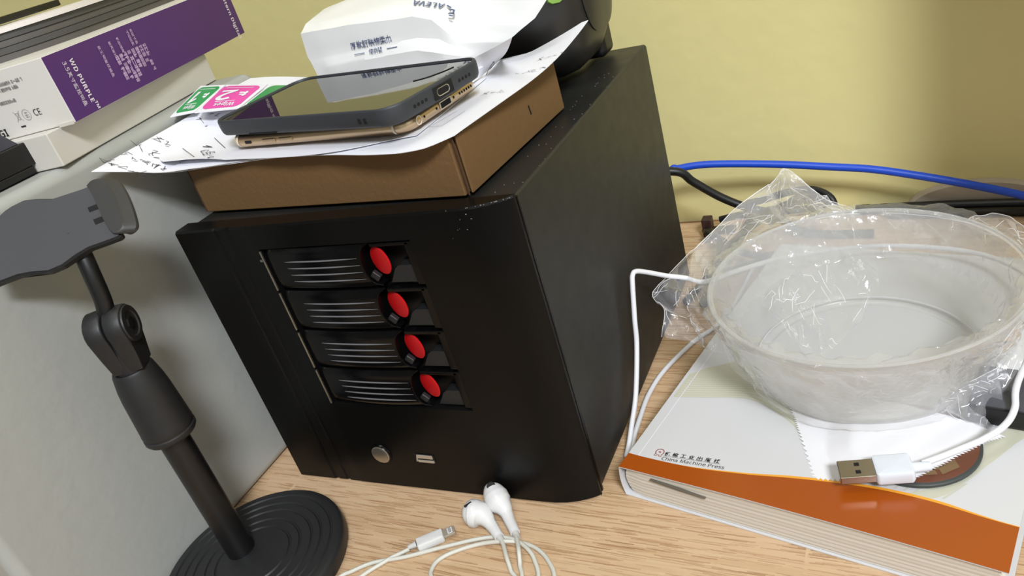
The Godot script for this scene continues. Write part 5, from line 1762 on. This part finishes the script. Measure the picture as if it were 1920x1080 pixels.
	slab(m, 0.0176, 0.0150, 0.0020, [[0.0018, -0.0036], [0.0005, -0.0031], [0.0, -0.0018], [0.0, 0.0018], [0.0005, 0.0031], [0.0018, 0.0036]], at(c + u * 0.0165, b), 5)
	put("plug_housing", m, M.usb_white, t)
	m = Mb.new()
	m.tube([c + u * 0.0245, c + u * 0.0330, c + u * 0.0334], [0.0027, 0.0023, 0.0019], 16)
	put("strain_relief", m, M.usb_white, t)

# ---------------------------------------------------------------- earphones
func earphones() -> void:
	var t := thing("earphones", "white wired earphones with flat metal connector, lying before the black case", "earphones", Vector3(0.155, 0, 0.04))
	var heads := [
		[[Vector3(0.1503, 0.0090, 0.0226), Vector3(0.1520, 0.0090, 0.0223), Vector3(0.1543, 0.0088, 0.0218), Vector3(0.1571, 0.0086, 0.0216), Vector3(0.1604, 0.0080, 0.0214), Vector3(0.1639, 0.0068, 0.0227), Vector3(0.1672, 0.0058, 0.0250), Vector3(0.1705, 0.0050, 0.0274), Vector3(0.1737, 0.0045, 0.0301), Vector3(0.1764, 0.0040, 0.0324)], [0.0042, 0.0066, 0.0082, 0.0083, 0.0072, 0.0052, 0.0038, 0.0033, 0.0031, 0.0029]],
		[[Vector3(0.1603, 0.0135, 0.0025), Vector3(0.1612, 0.0130, 0.0041), Vector3(0.1630, 0.0122, 0.0062), Vector3(0.1656, 0.0108, 0.0088), Vector3(0.1692, 0.0094, 0.0121), Vector3(0.1723, 0.0080, 0.0142), Vector3(0.1750, 0.0062, 0.0167), Vector3(0.1785, 0.0050, 0.0209), Vector3(0.1823, 0.0044, 0.0250), Vector3(0.1848, 0.0040, 0.0279)], [0.0026, 0.0048, 0.0064, 0.0076, 0.0074, 0.0054, 0.0038, 0.0033, 0.0031, 0.0029]]]
	for k in 2:
		var root := Node3D.new()
		root.name = numbered(t, "earbud")
		t.add_child(root)
		var m := Mb.new()
		var pa: Array = spline(heads[k][0], 4)
		var rr: Array = []
		for i in pa.size():
			var f := float(i) / 4
			var q := mini(int(f), 8)
			rr.append(lerpf(heads[k][1][q], heads[k][1][q + 1], f - q))
		m.tube(pa, rr, 26)
		put("bud_shell", m, M.earbud, root, 60.0)
		m = Mb.new()
		var n: int = pa.size()
		var d: Vector3 = (pa[n - 1] - pa[n - 2]).normalized()
		m.tube([pa[n - 1] - d * 0.0002, pa[n - 1] + d * 0.0008, pa[n - 1] + d * 0.0045], [0.0022, 0.0022, 0.0016], 14)
		put("cord_cuff", m, M.cuff, root)
		m = Mb.new()
		if k == 1:
			var o: Vector3 = pa[1]
			m.lathe([Vector2(0.0001, 0.0004), Vector2(0.0026, 0.0002), Vector2(0.0028, -0.0010)], at(Vector3(0.1640, 0.0177, 0.0076), Basis(Vector3(0.49, 0.65, 0.59).cross(Vector3.RIGHT).normalized(), Vector3(0.49, 0.65, 0.59).normalized(), Vector3(0.49, 0.65, 0.59).cross(Vector3.RIGHT).cross(Vector3(0.49, 0.65, 0.59)).normalized()).orthonormalized()), 16)
			put("sound_vent", m, M.dark_hole, root)
		else:
			var o: Vector3 = pa[8]
			m.box(Vector3(0.0009, 0.0012, 0.0050), 0.0002, at(Vector3(0.1549, 0.0168, 0.0226), Basis(Vector3.UP, -0.5) * Basis(Vector3.RIGHT, -0.1)), 1)
			put("sound_vent", m, M.dark_hole, root)
	var cords := [
		[Vector3(0.1230, 0.0026, 0.0486), Vector3(0.1186, 0.0020, 0.0520), Vector3(0.1141, 0.0016, 0.0556), Vector3(0.1096, 0.0014, 0.0610), Vector3(0.1042, 0.0013, 0.0677), Vector3(0.0973, 0.0013, 0.0778)],
		[Vector3(0.0856, 0.0013, 0.0780), Vector3(0.0934, 0.0013, 0.0693), Vector3(0.1038, 0.0013, 0.0611), Vector3(0.1224, 0.0014, 0.0537), Vector3(0.1427, 0.0014, 0.0431), Vector3(0.1603, 0.0014, 0.0346), Vector3(0.1727, 0.0015, 0.0307), Vector3(0.1859, 0.0030, 0.0319), Vector3(0.1970, 0.0038, 0.0378), Vector3(0.2033, 0.0025, 0.0438), Vector3(0.2095, 0.0013, 0.0553)],
		[Vector3(0.1472, 0.0013, 0.0675), Vector3(0.1441, 0.0013, 0.0606), Vector3(0.1443, 0.0013, 0.0529), Vector3(0.1511, 0.0013, 0.0452), Vector3(0.1650, 0.0014, 0.0370), Vector3(0.1803, 0.0036, 0.0345), Vector3(0.1888, 0.0014, 0.0320), Vector3(0.2000, 0.0016, 0.0345), Vector3(0.2103, 0.0014, 0.0416), Vector3(0.2188, 0.0013, 0.0543)],
		[Vector3(0.1770, 0.0040, 0.0331), Vector3(0.1809, 0.0042, 0.0369), Vector3(0.1874, 0.0048, 0.0459), Vector3(0.1920, 0.0022, 0.0521), Vector3(0.1968, 0.0013, 0.0594)],
		[Vector3(0.1854, 0.0040, 0.0286), Vector3(0.1896, 0.0056, 0.0349), Vector3(0.1939, 0.0062, 0.0423), Vector3(0.1956, 0.0020, 0.0476), Vector3(0.2001, 0.0013, 0.0588)]]
	# beyond the lower edge of the photograph the cords run together
	cords[0].append_array([Vector3(0.072, 0.0013, 0.110), Vector3(0.085, 0.0013, 0.150), Vector3(0.130, 0.0013, 0.170), Vector3(0.185, 0.0013, 0.150)])
	cords[1] = [Vector3(0.190, 0.0040, 0.160), Vector3(0.130, 0.0040, 0.182), Vector3(0.075, 0.0013, 0.165), Vector3(0.062, 0.0013, 0.120)] + cords[1]
	cords[1].append_array([Vector3(0.214, 0.0013, 0.085), Vector3(0.212, 0.0013, 0.115), Vector3(0.190, 0.0040, 0.125)])
	cords[2] = [Vector3(0.190, 0.0040, 0.140), Vector3(0.160, 0.0013, 0.115), Vector3(0.142, 0.0013, 0.085)] + cords[2]
	cords[2].append_array([Vector3(0.228, 0.0013, 0.090), Vector3(0.224, 0.0013, 0.125), Vector3(0.190, 0.0040, 0.140)])
	cords[3].append_array([Vector3(0.193, 0.0013, 0.090), Vector3(0.190, 0.0013, 0.140), Vector3(0.185, 0.0013, 0.150)])
	cords[4].append_array([Vector3(0.197, 0.0013, 0.090), Vector3(0.193, 0.0013, 0.140), Vector3(0.190, 0.0040, 0.160)])
	for c in cords:
		var m := Mb.new()
		m.tube(spline(c, 7), [0.00125], 10)
		put("cord", m, M.cord, t)
	var a: Array = [Vector3(0.1269, 0.0042, 0.0458), Vector3(0.1402, 0.0042, 0.0351), Vector3(0.1451, 0.0042, 0.0331), Vector3(0.1233, 0.0042, 0.0500)]
	var u: Vector3 = (a[1] - a[0]).normalized()
	u = Vector3(u.x, 0, u.z).normalized()
	var b := Basis(u, Vector3.UP, Vector3(-u.z, 0, u.x))
	var m := Mb.new()
	var L: float = (a[1] - a[0]).length() - 0.0005
	slab(m, L, 0.0080, 0.0012, [[0.0012, -0.0026], [0.0003, -0.0022], [0.0, -0.0012], [0.0, 0.0012], [0.0003, 0.0022], [0.0012, 0.0026]], at(a[0] + u * L * 0.5 + Vector3(0, -0.0012, 0), b), 4)
	put("connector_housing", m, M.earbud, t)
	m = Mb.new()
	slab(m, 0.0074, 0.0066, 0.0012, [[0.0002, -0.0009], [0.0, -0.0006], [0.0, 0.0006], [0.0002, 0.0009]], at(a[0] + u * (L + 0.0035) + Vector3(0, -0.0008, 0), b), 4)
	var tip := put("connector_tip", m, M.tip_metal, t)
	m = Mb.new()
	m.box(Vector3(0.0030, 0.0002, 0.0046), 0.00005, at(a[0] + u * (L + 0.0042) + Vector3(0, 0.0002, 0), b), 1)
	put("contact_pad", m, M.earbud, tip)
	m = Mb.new()
	for k in 7: m.box(Vector3(0.0018, 0.0002, 0.0003), 0.00005, at(a[0] + u * (L + 0.0042) + Vector3(0, 0.00035, 0) + b.z * (k - 3) * 0.0006, b), 1)
	put("contacts", m, M.print_grey, tip)
	m = Mb.new()
	m.tube([a[0] - u * 0.0052, a[0] - u * 0.0002], [0.0014, 0.0020], 14)
	put("strain_relief", m, M.cuff, t)

# ---------------------------------------------------------------- cloth, coaster and charger on the book
func usb_and_cloth() -> void:
	# coaster
	var c := Vector3(0.3890, 0.0226, -0.0448)
	var t := thing("coaster", "round dark rimmed coaster with a brown picture, half under the white cloth", "coaster", c)
	var m := Mb.new()
	m.lathe([Vector2(0.0285, 0.0), Vector2(0.0302, 0.0008), Vector2(0.0302, 0.0022), Vector2(0.0292, 0.0030), Vector2(0.027, 0.0030)], at(c), 60)
	put("rim", m, M.rim_dark, t)
	m = Mb.new()
	m.lathe([Vector2(0.0288, 0.0029), Vector2(0.0286, 0.0032), Vector2(0.001, 0.0033)], at(c), 60)
	var pic := put("picture", m, M.photo_brown, t)
	m = Mb.new()
	for q in [[-0.004, 0.0255, 0.010, 0.0225], [0.003, 0.021, 0.015, 0.018], [0.012, 0.0225, 0.0195, 0.0165]]:
		var a := Vector3(c.x + q[0], c.y + 0.0034, c.z + q[1])
		var b := Vector3(c.x + q[2], c.y + 0.0034, c.z + q[3])
		m.quad(a, b, b + Vector3(-0.002, 0, -0.005), a + Vector3(-0.002, 0, -0.005))
	put("picture_detail", m, M.photo_olive, pic)
	# cloth with pinked edges
	var q := [Vector3(0.3440, 0.0232, -0.0168), Vector3(0.3858, 0.0272, -0.0162), Vector3(0.4280, 0.0272, -0.0562), Vector3(0.3160, 0.0232, -0.1000)]
	var side := [q[0], Vector3(0.3338, 0.0232, -0.0490), Vector3(0.3275, 0.0234, -0.0680), q[3]]
	m = Mb.new()
	var rows: Array = []
	var nu := 60
	var nv := 36
	for i in nu + 1:
		var f := float(i) / nu
		var L: Vector3 = spline(side, 20)[i]
		var Rr: Vector3 = q[1].lerp(q[2], f)
		var r: Array = []
		for j in nv + 1:
			var g := float(j) / nv
			var p := L.lerp(Rr, g)
			var d := Vector2(p.x - c.x, p.z - c.z).length()
			p.y = lerpf(0.0264, 0.0230, clampf((d - 0.0300) / 0.012, 0.0, 1.0)) + 0.0004 * sin(p.x * 300.0) * sin(p.z * 260.0) * g
			if j == 0 and i % 2 == 1: p += (L - Rr).normalized() * 0.0019
			if j == nv and i % 2 == 1: p += (Rr - L).normalized() * 0.0020
			if i == 0 and j % 2 == 1: p += Vector3(0.15, 0, 0.98) * 0.0018
			r.append(p)
		rows.append(r)
	m.sheet(rows, 0.0003)
	t = thing("cleaning_cloth", "white cleaning cloth with pinked zigzag edges under the bowl and plug", "cloth", q[0])
	put("cloth_sheet", m, M.cloth, t)
	# small charger
	var cc := Vector3(0.4315, 0.0287, -0.0790)
	var b := Basis(Vector3.UP, -0.22)
	t = thing("charger_block", "small black block with a grey top, on the book right of the bowl", "charger", cc - Vector3(0, 0.006, 0))
	m = Mb.new()
	m.box(Vector3(0.030, 0.0120, 0.034), 0.0016, at(cc, b), 2)
	put("block_body", m, M.black, t)
	m = Mb.new()
	m.box(Vector3(0.0285, 0.0012, 0.0325), 0.0004, at(cc + Vector3(0, 0.0060, 0), b), 1)
	put("block_lid", m, M.grey_lid, t)

# ---------------------------------------------------------------- by the wall and outside the right edge
func beside() -> void:
	var m := Mb.new()
	var p := Vector3(0.428, -0.010, -0.3585)
	var prof := [Vector2(0.0495, -0.0035), Vector2(0.0495, 0.0), Vector2(0.047, 0.0030), Vector2(0.001, 0.0042)]
	m.lathe(prof, at(Vector3(0.4330, -0.0002, -0.3584), Basis(Vector3.RIGHT, PI / 2)), 60)
	# keep the upper half only
	var k := Mb.new()
	for i in range(0, m.v.size(), 3):
		if minf(m.v[i].y, minf(m.v[i + 1].y, m.v[i + 2].y)) < -0.0005: continue
		k.tri(m.v[i], m.v[i + 1], m.v[i + 2])
	for i in k.v.size(): k.v[i] = Vector3(k.v[i].x, k.v[i].y * 0.40 + 0.0004, k.v[i].z)
	var t := thing("cover_plate", "pale beige half round cover plate low on the wall behind the black cable", "cover plate", Vector3(0.433, 0, -0.36))
	put("plate", k, M.disc, t)
	t = thing("cable_clip", "small dark brown clip at the back edge of the desk beside the black case", "clip", Vector3(0.2335, 0, -0.332))
	m = Mb.new()
	m.box(Vector3(0.0085, 0.0170, 0.0100), 0.0010, at(Vector3(0.2255, 0.0085, -0.3305)), 2)
	put("clip_body", m, M.brown_clip, t)
	m = Mb.new()
	m.box(Vector3(0.020, 0.0050, 0.0085), 0.0010, at(Vector3(0.2385, 0.0026, -0.3330)), 2)
	put("clip_foot", m, M.brown_clip, t)
	# unseen screen shape added beyond the right edge to shade the wall
	t = thing("added_monitor", "black screen shape added out of view at the right to shade the wall", "added_monitor", Vector3(0.70, 0, -0.12))
	var b := Basis(Vector3.UP, -0.35)
	m = Mb.new()
	m.box(Vector3(0.52, 0.31, 0.03), 0.004, at(Vector3(0.74, 0.30, -0.10), b), 2)
	put("screen_housing", m, M.black, t)
	m = Mb.new()
	m.box(Vector3(0.05, 0.2, 0.02), 0.003, at(Vector3(0.73, 0.11, -0.125), b), 2)
	put("stand_neck", m, M.black, t)
	m = Mb.new()
	m.box(Vector3(0.2, 0.012, 0.16), 0.004, at(Vector3(0.73, 0.006, -0.12), b), 2)
	put("stand_base", m, M.black, t)
